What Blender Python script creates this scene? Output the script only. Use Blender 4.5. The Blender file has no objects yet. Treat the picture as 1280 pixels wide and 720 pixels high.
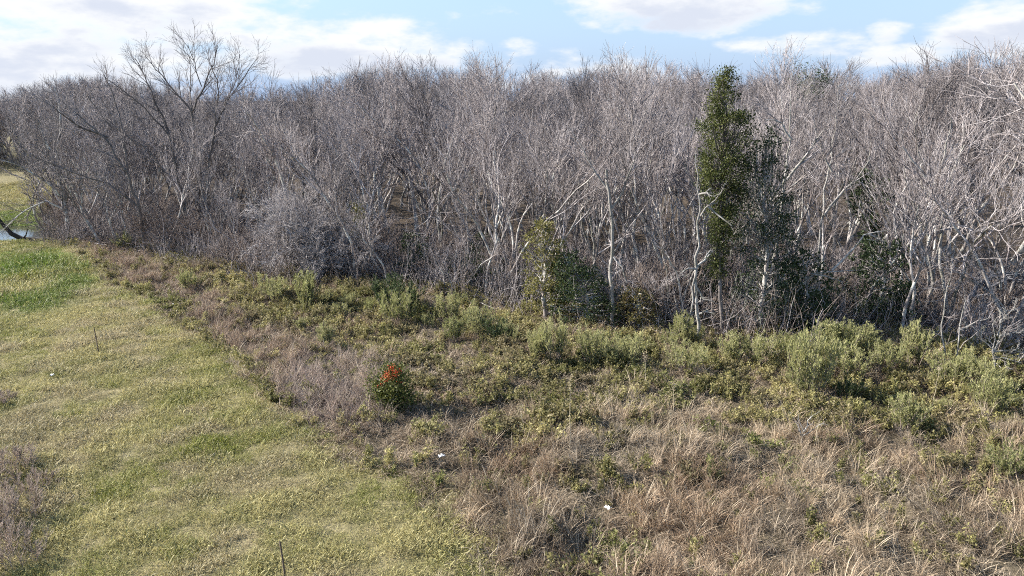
import bpy, math, random
import numpy as np
R = math.radians
scene = bpy.context.scene

# ------------------------------------------------------------------ camera
CAM_H, FPX, PITCH = 10.0, 950.0, math.atan((360 - 125) / 950.0)
cam_d = bpy.data.cameras.new('camera'); cam = bpy.data.objects.new('camera', cam_d)
scene.collection.objects.link(cam)
cam.location = (0, 0, CAM_H); cam.rotation_euler = (math.pi / 2 - PITCH, 0, 0)
cam_d.sensor_width = 36; cam_d.lens = FPX / 1280 * 36
cam_d.clip_start = 0.1; cam_d.clip_end = 9000
scene.camera = cam

# ------------------------------------------------------------------ light
SUN_EL, SUN_AZ = R(31), R(-77)         # azimuth from +Y towards +X: the sun stands to the left, slightly ahead
sun_dir = (math.cos(SUN_EL) * math.sin(SUN_AZ), math.cos(SUN_EL) * math.cos(SUN_AZ), math.sin(SUN_EL))
sun_d = bpy.data.lights.new('sun', 'SUN'); sun = bpy.data.objects.new('sun', sun_d)
scene.collection.objects.link(sun)
sun_d.energy = 5.0; sun_d.angle = R(0.6); sun_d.color = (1.0, 0.945, 0.87)
from mathutils import Vector
sun.rotation_euler = Vector(sun_dir).to_track_quat('Z', 'Y').to_euler()
sun.location = (-60, 10, 60)
SKY_STRENGTH = 0.10
scene.view_settings.view_transform = 'Standard'; scene.view_settings.look = 'None'
scene.view_settings.exposure = 1.44; scene.view_settings.gamma = 1
scene.view_settings.use_curve_mapping = False
scene.render.engine = 'CYCLES'
cy = scene.cycles
cy.max_bounces = 3; cy.diffuse_bounces = 2; cy.glossy_bounces = 2; cy.transmission_bounces = 3
cy.transparent_max_bounces = 4; cy.use_denoising = False; cy.pixel_filter_type = 'BLACKMAN_HARRIS'; cy.filter_width = 1.1; cy.use_adaptive_sampling = True; cy.adaptive_threshold = 0.03; cy.caustics_reflective = False; cy.caustics_refractive = False

def make_world():
    w = bpy.data.worlds.new('World'); scene.world = w; w.use_nodes = True
    nt = w.node_tree; nt.nodes.clear(); N = nt.nodes.new; L = nt.links.new
    def M(op, a, b=None, c=None, clamp=False):
        n = N('ShaderNodeMath'); n.operation = op; n.use_clamp = clamp
        for i, v in enumerate((a, b, c)):
            if v is None: continue
            if isinstance(v, (int, float)): n.inputs[i].default_value = v
            else: L(v, n.inputs[i])
        return n.outputs[0]
    out = N('ShaderNodeOutputWorld'); bg = N('ShaderNodeBackground'); bg.inputs[1].default_value = SKY_STRENGTH
    L(bg.outputs[0], out.inputs[0])
    sky = N('ShaderNodeTexSky'); sky.sky_type = 'NISHITA'; sky.sun_disc = False
    sky.sun_elevation = SUN_EL; sky.sun_rotation = SUN_AZ; sky.air_density = 1.0; sky.dust_density = 0.3; sky.ozone_density = 1.5
    tc = N('ShaderNodeTexCoord'); sep = N('ShaderNodeSeparateXYZ'); L(tc.outputs['Generated'], sep.inputs[0])
    X, Y, Z = sep.outputs
    # cloud layer: noise on a plane overhead, seen in perspective
    zz = M('ADD', M('MAXIMUM', Z, 0.0), 0.11)
    px, py = M('DIVIDE', X, zz), M('DIVIDE', Y, zz)
    cmb = N('ShaderNodeCombineXYZ'); L(px, cmb.inputs[0]); L(py, cmb.inputs[1])
    n1 = N('ShaderNodeTexNoise'); n1.inputs['Scale'].default_value = 0.42; n1.inputs['Detail'].default_value = 8; n1.inputs['Roughness'].default_value = 0.56
    L(cmb.outputs[0], n1.inputs['Vector'])
    # billows, in direction space
    sc = N('ShaderNodeVectorMath'); sc.operation = 'MULTIPLY'; L(tc.outputs['Generated'], sc.inputs[0]); sc.inputs[1].default_value = (1, 1, 2.6)
    n2 = N('ShaderNodeTexNoise'); n2.inputs['Scale'].default_value = 17; n2.inputs['Detail'].default_value = 7; n2.inputs['Roughness'].default_value = 0.58
    L(sc.outputs[0], n2.inputs['Vector'])
    n3 = N('ShaderNodeTexNoise'); n3.inputs['Scale'].default_value = 7; n3.inputs['Detail'].default_value = 4
    L(sc.outputs[0], n3.inputs['Vector'])
    front = M('GREATER_THAN', Y, 0.0)
    tot = None; under = None
    def e(pxl, pyl): # direction of a cloud bank (unit vector x, z)
        u = (pxl - 640) / 950; v = (125 - pyl) / 950
        q = math.sqrt(1 + u * u + v * v); return u / q, v / q
    banks = [(845, 12, 185, 46, 1.0), (985, 60, 120, 20, .55), (1240, 36, 90, 36, .9), (1088, 46, 30, 18, .7), (1180, 50, 60, 22, .75), (1120, 70, 90, 16, .5),
             (60, 80, 260, 60, .75), (190, 18, 250, 55, .95), (430, 62, 220, 44, .9), (700, 95, 420, 40, .35), (545, 72, 90, 26, .7), (650, 66, 40, 16, .6),
             (1330, 10, 110, 40, .9), (-150, 20, 200, 70, .9)]
    for (a, b, rx, ry, amp) in banks:
        cx, cz = e(a, b)
        dx = M('DIVIDE', M('SUBTRACT', X, cx), rx / 950 * 0.85); dz = M('DIVIDE', M('SUBTRACT', Z, cz), ry / 950)
        d2 = M('ADD', M('MULTIPLY', dx, dx), M('MULTIPLY', dz, dz))
        m = M('MULTIPLY', M('SUBTRACT', 1.0, d2), amp, clamp=True); m = M('MAXIMUM', m, 0.0)
        tot = m if tot is None else M('MAXIMUM', tot, m)
        uu = M('MULTIPLY', m, M('MULTIPLY', dz, -1.0))
        under = uu if under is None else M('ADD', under, uu)
    tot = M('MULTIPLY', tot, front)
    # density
    dens = M('ADD', M('MULTIPLY', tot, 0.55), M('MULTIPLY', n2.outputs['Fac'], 0.95))
    dens = M('ADD', dens, M('MULTIPLY', M('SUBTRACT', n1.outputs['Fac'], 0.5), 0.9))
    mr = N('ShaderNodeMapRange'); mr.interpolation_type = 'SMOOTHSTEP'
    L(dens, mr.inputs[0]); mr.inputs[1].default_value = 0.55; mr.inputs[2].default_value = 0.90
    dens_o = mr.outputs[0]
    # thin veil near the horizon
    veil = M('MULTIPLY', M('POWER', M('SUBTRACT', 1.0, M('MAXIMUM', Z, 0.0)), 3.0), 1.0)
    # cloud brightness: bright rims, greyer bellies where the cloud is thick
    mr2 = N('ShaderNodeMapRange'); L(M('ADD', M('MULTIPLY', M('ADD', dens, M('MULTIPLY', under, 0.55)), 1.0), M('MULTIPLY', M('SUBTRACT', n3.outputs['Fac'], .5), .5)), mr2.inputs[0])
    mr2.inputs[1].default_value = 0.78; mr2.inputs[2].default_value = 1.18; mr2.interpolation_type = 'SMOOTHSTEP'
    cc = N('ShaderNodeMix'); cc.data_type = 'RGBA'; L(mr2.outputs[0], cc.inputs['Factor'])
    cc.inputs['A'].default_value = (3.75, 3.8, 3.88, 1); cc.inputs['B'].default_value = (2.75, 2.95, 3.4, 1)
    # the blue between, as the photograph's pale exposure shows it
    mx = N('ShaderNodeMix'); mx.data_type = 'RGBA'
    vm = N('ShaderNodeMix'); vm.data_type = 'RGBA'; L(veil, vm.inputs['Factor']); L(sky.outputs[0], vm.inputs['A']); vm.inputs['B'].default_value = (1.6, 2.2, 3.3, 1)
    L(dens_o, mx.inputs['Factor']); L(vm.outputs['Result'], mx.inputs['A']); L(cc.outputs['Result'], mx.inputs['B'])
    L(mx.outputs['Result'], bg.inputs[0])
make_world()
scene.world.cycles.sampling_method = 'MANUAL'; scene.world.cycles.sample_map_resolution = 256; cy.use_light_tree = False

# ------------------------------------------------------------------ helpers
random.seed(7)
rs = np.random.default_rng(11)
C = scene.collection
CP, SP = math.cos(PITCH), math.sin(PITCH)
def ray(px, py):
    u = (px - 640) / FPX; v = (py - 360) / FPX
    return np.array((u, CP - v * SP, -SP - v * CP))
def at(px, py, z=0.0):
    d = ray(px, py); t = (z - CAM_H) / d[2]; return np.array((d[0] * t, d[1] * t, z))
def at_depth(px, py, y):
    d = ray(px, py); t = y / d[1]; return np.array((d[0] * t, y, CAM_H + d[2] * t))
def proj_px(x, y, z=0.0):
    dep = y * CP - (z - CAM_H) * SP
    return 640 + FPX * x / dep, 360 - FPX * (y * SP + (z - CAM_H) * CP) / dep

def _hash(ix, iy, s):
    h = (ix.astype(np.int64) * 374761393 + iy.astype(np.int64) * 668265263 + s * 982451653) & 0x7fffffff
    h = ((h ^ (h >> 13)) * 1274126177) & 0x7fffffff
    return ((h ^ (h >> 16)) & 0xffff) / 65535.0
def vnoise(x, y, scale, s=0):
    x = np.asarray(x, float) / scale + 1000; y = np.asarray(y, float) / scale + 1000
    ix, iy = np.floor(x), np.floor(y); fx, fy = x - ix, y - iy
    fx = fx * fx * (3 - 2 * fx); fy = fy * fy * (3 - 2 * fy)
    a, b = _hash(ix, iy, s), _hash(ix + 1, iy, s); c, d = _hash(ix, iy + 1, s), _hash(ix + 1, iy + 1, s)
    return (a * (1 - fx) + b * fx) * (1 - fy) + (c * (1 - fx) + d * fx) * fy
def fbm(x, y, scale, s=0, o=3):
    t, a, n = 0, 1, 0
    for k in range(o):
        t = t + a * vnoise(x, y, scale / 2 ** k, s + k * 17); n += a; a *= .55
    return t / n
def smooth(a, b, x):
    t = np.clip((x - a) / (b - a), 0, 1); return t * t * (3 - 2 * t)

# outlines on the ground
EDGE = np.array([at(*p)[:2] for p in [(75, 302), (140, 312), (230, 325), (330, 350), (450, 362), (560, 372), (640, 385), (760, 405), (870, 426), (1000, 430), (1100, 425), (1200, 440), (1280, 455)]])
EDGE = np.vstack([EDGE, [(34, 22)]])
def edge_y(x): return np.interp(x, EDGE[:, 0], EDGE[:, 1])
MOWB = np.array([at(*p)[:2] for p in [(95, 300), (150, 345), (220, 388), (300, 440), (345, 482), (400, 535), (470, 578), (560, 612), (615, 680), (640, 720)]])
MOWB = np.vstack([MOWB, [(1.5, 8), (3, 0)]])[::-1]      # increasing y
def mow_x(y): return np.interp(y, MOWB[:, 1], MOWB[:, 0])
def mown(x, y):   # >0 inside the mown strip (metres from its edge)
    return mow_x(y) - x
def left_x(y): return -0.615 * y                          # the wood's left side beyond its corner
def in_wood(x, y):
    return (x > np.maximum(left_x(y), -34.5 - (y - 54) * 0.55)) & (y > edge_y(x))
POND = np.array((-42.0, 58.6)); PR = np.array((8.6, 4.3))
def pond_f(x, y): return ((x - POND[0]) / PR[0]) ** 2 + ((y - POND[1]) / PR[1]) ** 2
def gz(x, y):
    x = np.asarray(x, float); y = np.asarray(y, float)
    near = smooth(400, 100, np.hypot(x, y))
    z = (fbm(x, y, 6.0, 3) - .5) * .35 * near + (fbm(x, y, 1.3, 5) - .5) * .14 * near
    rough = smooth(-.5, 1.5, -mown(x, y))
    z = z + rough * ((fbm(x, y, 2.4, 9) - .45) * .75 + (fbm(x, y, .9, 14) - .5) * .3) * near
    z = z - .75 * smooth(1.5, .75, pond_f(x, y))
    return z

# ---- mesh plumbing
def mesh_from(name, V, F, mats, attr=None, smooth_=False, sides=4):
    """V (n,3), F (m,k) one polygon size"""
    V = np.asarray(V, np.float32); F = np.asarray(F, np.int32)
    me = bpy.data.meshes.new(name)
    me.vertices.add(len(V)); me.vertices.foreach_set('co', V.ravel())
    k = F.shape[1]
    me.loops.add(F.size); me.loops.foreach_set('vertex_index', F.ravel())
    me.polygons.add(len(F)); me.polygons.foreach_set('loop_start', np.arange(0, F.size, k, dtype=np.int32))
    if smooth_: me.polygons.foreach_set('use_smooth', np.ones(len(F), bool))
    if attr is not None:
        for an, av in attr.items():
            a = me.attributes.new(an, 'FLOAT', 'POINT'); a.data.foreach_set('value', np.asarray(av, np.float32))
    for m in (mats if isinstance(mats, (list, tuple)) else [mats]): me.materials.append(m)
    me.update(calc_edges=True); me.validate()
    return me

def tubes(lines, sides):
    """lines: list of (pts[n,3], radii[n], var). Returns V, F, var"""
    groups = {}
    for l in lines: groups.setdefault(len(l[0]), []).append(l)
    Vs, Fs, As, off = [], [], [], 0
    ang = np.arange(sides) / sides * 2 * math.pi
    for n, ls in groups.items():
        P = np.array([l[0] for l in ls], float); Rr = np.array([l[1] for l in ls], float); A = np.array([l[2] for l in ls], float)
        T = np.empty_like(P); T[:, 1:-1] = P[:, 2:] - P[:, :-2]; T[:, 0] = P[:, 1] - P[:, 0]; T[:, -1] = P[:, -1] - P[:, -2]
        T /= np.linalg.norm(T, axis=2, keepdims=True) + 1e-9
        mean = P[:, -1] - P[:, 0]
        ref = np.where((np.abs(mean[:, 2:3]) > .8 * np.linalg.norm(mean, axis=1, keepdims=True)), np.array([[1., 0.13, 0]]), np.array([[0.1, 0, 1.]]))[:, None, :]
        U = np.cross(T, ref); U /= np.linalg.norm(U, axis=2, keepdims=True) + 1e-9
        W = np.cross(T, U)
        ring = P[:, :, None, :] + Rr[:, :, None, None] * (np.cos(ang)[None, None, :, None] * U[:, :, None, :] + np.sin(ang)[None, None, :, None] * W[:, :, None, :])
        m = len(ls); Vs.append(ring.reshape(-1, 3)); As.append(np.repeat(A, n * sides))
        base = off + (np.arange(m)[:, None, None] * n + np.arange(n - 1)[None, :, None]) * sides
        j = np.arange(sides)[None, None, :]; j2 = (j + 1) % sides
        F = np.stack([base + j, base + j2, base + sides + j2, base + sides + j], axis=-1).reshape(-1, 4)
        Fs.append(F); off += m * n * sides
    return np.vstack(Vs), np.vstack(Fs), np.concatenate(As)
def merge(*parts):
    Vs, Fs, As, off = [], [], [], 0
    for V, F, A in parts:
        Vs.append(V); Fs.append(F + off); As.append(A); off += len(V)
    return np.vstack(Vs), np.vstack(Fs), np.concatenate(As)
def tube_mesh(name, spec, mat):
    parts = [tubes(l, s) for l, s in spec if l]
    V, F, A = merge(*parts)
    return mesh_from(name, V, F, mat, {'var': A}, True)

def leaf_quads(P, size, rng, aspect=.55, up=0.3, D=None, var=None):
    """a folded diamond for each point; D = preferred leaf direction"""
    n = len(P); P = np.asarray(P, float)
    d = rng.normal(size=(n, 3)); d[:, 2] += up
    if D is not None: d = d * .6 + D
    d /= np.linalg.norm(d, axis=1, keepdims=True) + 1e-9
    r = rng.normal(size=(n, 3)); s = np.cross(d, r); s /= np.linalg.norm(s, axis=1, keepdims=True) + 1e-9
    L = np.asarray(size)[:, None] if np.ndim(size) else np.full((n, 1), size)
    L = L * rng.uniform(.65, 1.3, (n, 1))
    nn = np.cross(d, s)
    V = np.stack([P, P + d * L * .5 + s * L * aspect * .5 + nn * L * .06, P + d * L, P + d * L * .5 - s * L * aspect * .5 + nn * L * .06], axis=1).reshape(-1, 3)
    F = np.arange(n * 4).reshape(n, 4)
    A = np.repeat(rng.uniform(0, 1, n) if var is None else var, 4)
    return V, F, A

# ---- scene objects
def link(o, parent=None):
    C.objects.link(o)
    if parent is not None: o.parent = parent
    return o
def obj(name, me, parent=None): return link(bpy.data.objects.new(name, me), parent)
def tag(o, label=None, cat=None, group=None, kind=None):
    if label: o['label'] = label
    if cat: o['category'] = cat
    if group: o['group'] = group
    if kind: o['kind'] = kind
    return o
def thing(name, label, cat, loc=(0, 0, 0), rz=0, scl=1, group=None):
    o = bpy.data.objects.new(name, None); o.empty_display_size = .2; link(o)
    o.location = loc; o.rotation_euler = (0, 0, rz); o.scale = (scl,) * 3 if np.ndim(scl) == 0 else scl
    return tag(o, label, cat, group)

# ------------------------------------------------------------------ materials
def new_mat(name):
    m = bpy.data.materials.new(name); m.use_nodes = True; nt = m.node_tree; nt.nodes.clear()
    return m, nt, nt.nodes.new, nt.links.new
def ramp(N, stops):
    r = N('ShaderNodeValToRGB'); el = r.color_ramp.elements
    while len(el) < len(stops): el.new(.5)
    for e, (p, c) in zip(el, stops): e.position = p; e.color = (*c, 1)
    return r
def bark(name, cols, scale=5.0, lichen=None, rnd=.5):
    m, nt, N, L = new_mat(name)
    out = N('ShaderNodeOutputMaterial'); b = N('ShaderNodeBsdfPrincipled'); L(b.outputs[0], out.inputs[0])
    b.inputs['Roughness'].default_value = .85; b.inputs['Specular IOR Level'].default_value = .2
    oi = N('ShaderNodeObjectInfo'); at_ = N('ShaderNodeAttribute'); at_.attribute_name = 'var'
    mx = N('ShaderNodeMath'); mx.operation = 'MULTIPLY_ADD'; L(oi.outputs['Random'], mx.inputs[0]); mx.inputs[1].default_value = rnd
    m2 = N('ShaderNodeMath'); m2.operation = 'MULTIPLY'; L(at_.outputs['Fac'], m2.inputs[0]); m2.inputs[1].default_value = 1 - rnd; L(m2.outputs[0], mx.inputs[2])
    r = ramp(N, [(i / (len(cols) - 1), c) for i, c in enumerate(cols)]); L(mx.outputs[0], r.inputs[0])
    tc = N('ShaderNodeTexCoord'); mp = N('ShaderNodeMapping'); mp.inputs['Scale'].default_value = (1, 1, .28); L(tc.outputs['Object'], mp.inputs[0])
    nz = N('ShaderNodeTexNoise'); nz.inputs['Scale'].default_value = scale; nz.inputs['Detail'].default_value = 5; nz.inputs['Roughness'].default_value = .65; L(mp.outputs[0], nz.inputs['Vector'])
    mr = N('ShaderNodeMapRange'); L(nz.outputs['Fac'], mr.inputs[0]); mr.inputs[1].default_value = .3; mr.inputs[2].default_value = .7; mr.inputs[3].default_value = .55; mr.inputs[4].default_value = 1.35
    mm = N('ShaderNodeMix'); mm.data_type = 'RGBA'; mm.blend_type = 'MULTIPLY'; mm.inputs['Factor'].default_value = 1
    L(r.outputs[0], mm.inputs['A']); L(mr.outputs[0], mm.inputs['B'])
    col = mm.outputs['Result']
    if lichen:
        n2 = N('ShaderNodeTexNoise'); n2.inputs['Scale'].default_value = 2.2; n2.inputs['Detail'].default_value = 4; L(tc.outputs['Object'], n2.inputs['Vector'])
        mr3 = N('ShaderNodeMapRange'); L(n2.outputs['Fac'], mr3.inputs[0]); mr3.inputs[1].default_value = .5; mr3.inputs[2].default_value = .62
        ml = N('ShaderNodeMix'); ml.data_type = 'RGBA'; L(mr3.outputs[0], ml.inputs['Factor']); L(col, ml.inputs['A']); ml.inputs['B'].default_value = (*lichen, 1); col = ml.outputs['Result']
    L(col, b.inputs['Base Color'])
    bp = N('ShaderNodeBump'); bp.inputs['Strength'].default_value = .5; bp.inputs['Distance'].default_value = .02; L(nz.outputs['Fac'], bp.inputs['Height']); L(bp.outputs[0], b.inputs['Normal'])
    return m
def leafy(name, stops, rnd=.35, trans=.3, inst=False, rough=.6, straw=None, lo=.45, hi=1.5):
    """leaf or blade: colour from the blade's own 'var', the plant's random and, for scattered plants, their own tint"""
    m, nt, N, L = new_mat(name)
    out = N('ShaderNodeOutputMaterial'); b = N('ShaderNodeBsdfPrincipled'); b.inputs['Roughness'].default_value = rough; b.inputs['Specular IOR Level'].default_value = .25
    at_ = N('ShaderNodeAttribute'); at_.attribute_name = 'var'
    if inst:
        ti = N('ShaderNodeAttribute'); ti.attribute_type = 'INSTANCER'; ti.attribute_name = 'tint'
        mr = N('ShaderNodeMapRange'); L(at_.outputs['Fac'], mr.inputs[0]); mr.inputs[3].default_value = lo; mr.inputs[4].default_value = hi
        mm = N('ShaderNodeMix'); mm.data_type = 'RGBA'; mm.blend_type = 'MULTIPLY'; mm.inputs['Factor'].default_value = 1
        L(ti.outputs['Color'], mm.inputs['A']); L(mr.outputs[0], mm.inputs['B']); col = mm.outputs['Result']
        if straw:
            gt = N('ShaderNodeMapRange'); L(at_.outputs['Fac'], gt.inputs[0]); gt.inputs[1].default_value = .78; gt.inputs[2].default_value = 1.0
            ms = N('ShaderNodeMix'); ms.data_type = 'RGBA'; L(gt.outputs[0], ms.inputs['Factor']); L(col, ms.inputs['A']); ms.inputs['B'].default_value = (*straw, 1); col = ms.outputs['Result']
    else:
        oi = N('ShaderNodeObjectInfo')
        mx = N('ShaderNodeMath'); mx.operation = 'MULTIPLY_ADD'; L(oi.outputs['Random'], mx.inputs[0]); mx.inputs[1].default_value = rnd
        m2 = N('ShaderNodeMath'); m2.operation = 'MULTIPLY'; L(at_.outputs['Fac'], m2.inputs[0]); m2.inputs[1].default_value = 1 - rnd; L(m2.outputs[0], mx.inputs[2])
        r = ramp(N, [(i / (len(stops) - 1), c) for i, c in enumerate(stops)]); L(mx.outputs[0], r.inputs[0]); col = r.outputs[0]
    L(col, b.inputs['Base Color'])
    if trans:
        t = N('ShaderNodeBsdfTranslucent'); L(col, t.inputs[0]); ms = N('ShaderNodeMixShader'); ms.inputs[0].default_value = trans
        L(b.outputs[0], ms.inputs[1]); L(t.outputs[0], ms.inputs[2]); L(ms.outputs[0], out.inputs[0])
    else: L(b.outputs[0], out.inputs[0])
    return m
def plain(name, col, rough=.7, noise=0, scale=8):
    m, nt, N, L = new_mat(name)
    out = N('ShaderNodeOutputMaterial'); b = N('ShaderNodeBsdfPrincipled'); L(b.outputs[0], out.inputs[0]); b.inputs['Roughness'].default_value = rough
    if noise:
        tc = N('ShaderNodeTexCoord'); nz = N('ShaderNodeTexNoise'); nz.inputs['Scale'].default_value = scale; nz.inputs['Detail'].default_value = 4; L(tc.outputs['Object'], nz.inputs['Vector'])
        r = ramp(N, [(.3, tuple(c * (1 - noise) for c in col)), (.7, tuple(min(1, c * (1 + noise)) for c in col))]); L(nz.outputs['Fac'], r.inputs[0]); L(r.outputs[0], b.inputs['Base Color'])
    else: b.inputs['Base Color'].default_value = (*col, 1)
    return m

M_GREY = bark('bark_grey', [(.13, .11, .097), (.25, .217, .198), (.48, .44, .41), (.34, .29, .262)], lichen=(.50, .49, .44), rnd=.5)
M_DARK = bark('bark_dark', [(.085, .074, .067), (.14, .123, .113), (.20, .177, .165)])
M_PALE = bark('bark_pale', [(.22, .202, .18), (.32, .30, .272), (.45, .43, .395)], lichen=(.16, .155, .125), rnd=.3)
M_BROWN = bark('twig_brown', [(.15, .12, .10), (.25, .20, .17), (.36, .295, .255)], rnd=.3)
M_PALEG = bark('twig_pale', [(.24, .215, .205), (.38, .345, .335), (.50, .465, .455)], rnd=.1)
M_BRUSH = bark('brush_taupe', [(.24, .185, .145), (.36, .285, .23), (.46, .375, .31)], rnd=.1)
M_TWIG = bark('twig_grey', [(.09, .073, .067), (.225, .19, .18), (.47, .43, .42), (.345, .285, .27)], rnd=.35)
M_TWIGD = bark('twig_dark', [(.12, .105, .10), (.21, .187, .182), (.31, .28, .275)], rnd=.5)
M_EVER = leafy('evergreen_leaf', [(.024, .034, .011), (.05, .064, .018), (.10, .112, .032), (.17, .175, .055)], rnd=.0, trans=.22)
M_EVERD = leafy('evergreen_dark_leaf', [(.02, .034, .014), (.04, .06, .022), (.075, .095, .04)], rnd=.1, trans=.18)
M_VINE = leafy('vine_leaf', [(.10, .105, .03), (.17, .16, .05), (.25, .22, .08)], rnd=.1, trans=.35)
M_SHRUB = leafy('shrub_leaf', [(.15, .165, .06), (.25, .26, .10), (.40, .385, .19), (.28, .305, .11)], rnd=.35, trans=.4)
M_SHRUBD = leafy('dark_shrub_leaf', [(.03, .05, .018), (.065, .09, .035), (.12, .14, .055)], rnd=.25, trans=.25)
M_BUSH = leafy('berry_bush_leaf', [(.03, .045, .012), (.09, .105, .025), (.21, .21, .055)], rnd=0, trans=.25)
M_BERRY = plain('berry', (.55, .075, .02), .35)
M_SEED = leafy('dry_seedhead', [(.30, .24, .16), (.45, .38, .27)], rnd=.2, trans=.3)
M_MOSS = leafy('hanging_moss', [(.16, .165, .14), (.27, .27, .235)], rnd=.2, trans=.3)
M_MOWN = leafy('short_grass_blade', None, inst=True, trans=.3, straw=(.50, .44, .22), lo=.6, hi=1.3)
M_TALL = leafy('dead_grass_blade', None, inst=True, trans=.3, straw=(.64, .54, .39))
M_WEED = leafy('weed_leaf', None, inst=True, trans=.35, straw=(.30, .25, .16), lo=.6, hi=1.3)
M_PAPER = plain('white_litter', (.82, .82, .80), .5, .08)
M_STAKE = plain('stake_wood', (.10, .075, .055), .85, .35, 14)
M_LOG = bark('wet_log', [(.03, .026, .024), (.06, .05, .045)])

# ------------------------------------------------------------------ ground
def make_ground():
    def axis(lo, hi, step, far):
        a = list(np.arange(lo, hi + 1e-6, step)); s = step; v = hi
        while v < far: s *= 1.35; v += s; a.append(v)
        s = step; v = lo; b = []
        while v > -far: s *= 1.35; v -= s; b.append(v)
        return np.array(b[::-1] + a)
    xs = axis(-62, 42, .5, 5000); ys = axis(0, 100, .5, 5000)
    Xg, Yg = np.meshgrid(xs, ys); Zg = gz(Xg, Yg)
    V = np.stack([Xg, Yg, Zg], -1).reshape(-1, 3)
    nx, ny = len(xs), len(ys)
    i = (np.arange(ny - 1)[:, None] * nx + np.arange(nx - 1)[None]).ravel()
    F = np.stack([i, i + 1, i + nx + 1, i + nx], 1)
    x, y = V[:, 0], V[:, 1]
    fm = smooth(-.6, .4, mown(x, y) + (fbm(x, y, 2, 21) - .5) * 1.5); fm = np.where(y > 90, 1, fm) * (1 - 0)
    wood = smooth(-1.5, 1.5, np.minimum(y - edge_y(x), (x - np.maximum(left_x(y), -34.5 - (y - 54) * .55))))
    green = smooth(2.4, 1.2, pond_f(x, y)) + smooth(1.4, .3, ((x + 36) / 9) ** 2 + ((y - 48) / 6) ** 2)
    m, nt, N, L = new_mat('ground_soil_and_thatch')
    out = N('ShaderNodeOutputMaterial'); b = N('ShaderNodeBsdfPrincipled'); L(b.outputs[0], out.inputs[0]); b.inputs['Roughness'].default_value = .95; b.inputs['Specular IOR Level'].default_value = .1
    tc = N('ShaderNodeTexCoord')
    def noise(s, d=6, r=.6):
        n = N('ShaderNodeTexNoise'); n.inputs['Scale'].default_value = s; n.inputs['Detail'].default_value = d; n.inputs['Roughness'].default_value = r; L(tc.outputs['Object'], n.inputs['Vector']); return n.outputs['Fac']
    def A(nm):
        a = N('ShaderNodeAttribute'); a.attribute_name = nm; return a.outputs['Fac']
    def mix(f, a, b_):
        x_ = N('ShaderNodeMix'); x_.data_type = 'RGBA'
        L(f, x_.inputs['Factor'])
        for k, v in (('A', a), ('B', b_)):
            if isinstance(v, tuple): x_.inputs[k].default_value = (*v, 1)
            else: L(v, x_.inputs[k])
        return x_.outputs['Result']
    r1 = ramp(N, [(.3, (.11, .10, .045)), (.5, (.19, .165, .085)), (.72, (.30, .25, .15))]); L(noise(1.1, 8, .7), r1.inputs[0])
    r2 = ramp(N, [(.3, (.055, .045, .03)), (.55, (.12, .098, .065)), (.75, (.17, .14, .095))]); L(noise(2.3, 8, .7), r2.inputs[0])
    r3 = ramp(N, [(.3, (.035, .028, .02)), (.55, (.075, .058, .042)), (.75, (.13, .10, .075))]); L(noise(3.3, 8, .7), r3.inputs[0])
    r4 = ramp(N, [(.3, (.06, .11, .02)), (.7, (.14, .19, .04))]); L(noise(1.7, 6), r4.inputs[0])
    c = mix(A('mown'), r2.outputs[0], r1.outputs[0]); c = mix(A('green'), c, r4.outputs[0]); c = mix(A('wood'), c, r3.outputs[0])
    L(c, b.inputs['Base Color'])
    bp = N('ShaderNodeBump'); bp.inputs['Strength'].default_value = .8; bp.inputs['Distance'].default_value = .06; L(noise(9, 8, .7), bp.inputs['Height']); L(bp.outputs[0], b.inputs['Normal'])
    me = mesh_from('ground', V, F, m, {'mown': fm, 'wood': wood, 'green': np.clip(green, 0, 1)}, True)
    tag(obj('ground', me), 'rough field ground with mown strip and woodland floor', 'ground', kind='structure')
make_ground()
def make_pond():
    m, nt, N, L = new_mat('pond_water')
    out = N('ShaderNodeOutputMaterial'); b = N('ShaderNodeBsdfPrincipled'); L(b.outputs[0], out.inputs[0])
    b.inputs['Base Color'].default_value = (.05, .05, .04, 1); b.inputs['Roughness'].default_value = .04; b.inputs['IOR'].default_value = 1.33; b.inputs['Specular IOR Level'].default_value = 1.0
    tc = N('ShaderNodeTexCoord'); n = N('ShaderNodeTexNoise'); n.inputs['Scale'].default_value = 2.5; n.inputs['Detail'].default_value = 3; L(tc.outputs['Object'], n.inputs['Vector'])
    bp = N('ShaderNodeBump'); bp.inputs['Strength'].default_value = .06; L(n.outputs['Fac'], bp.inputs['Height']); L(bp.outputs[0], b.inputs['Normal'])
    a = np.linspace(0, 2 * math.pi, 49)[:-1]
    V = np.vstack([[[0, 0, 0]], np.stack([np.cos(a) * PR[0] * 1.18, np.sin(a) * PR[1] * 1.18, 0 * a], 1)])
    i = np.arange(48); F = np.stack([0 * i, 1 + i, 1 + (i + 1) % 48], 1)
    o = obj('pond_water', mesh_from('pond_water', V, F, m)); o.location = (POND[0], POND[1], -.28)
    tag(o, 'small pond reflecting pale sky beside the mown strip', 'pond', kind='structure')
make_pond()

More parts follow.
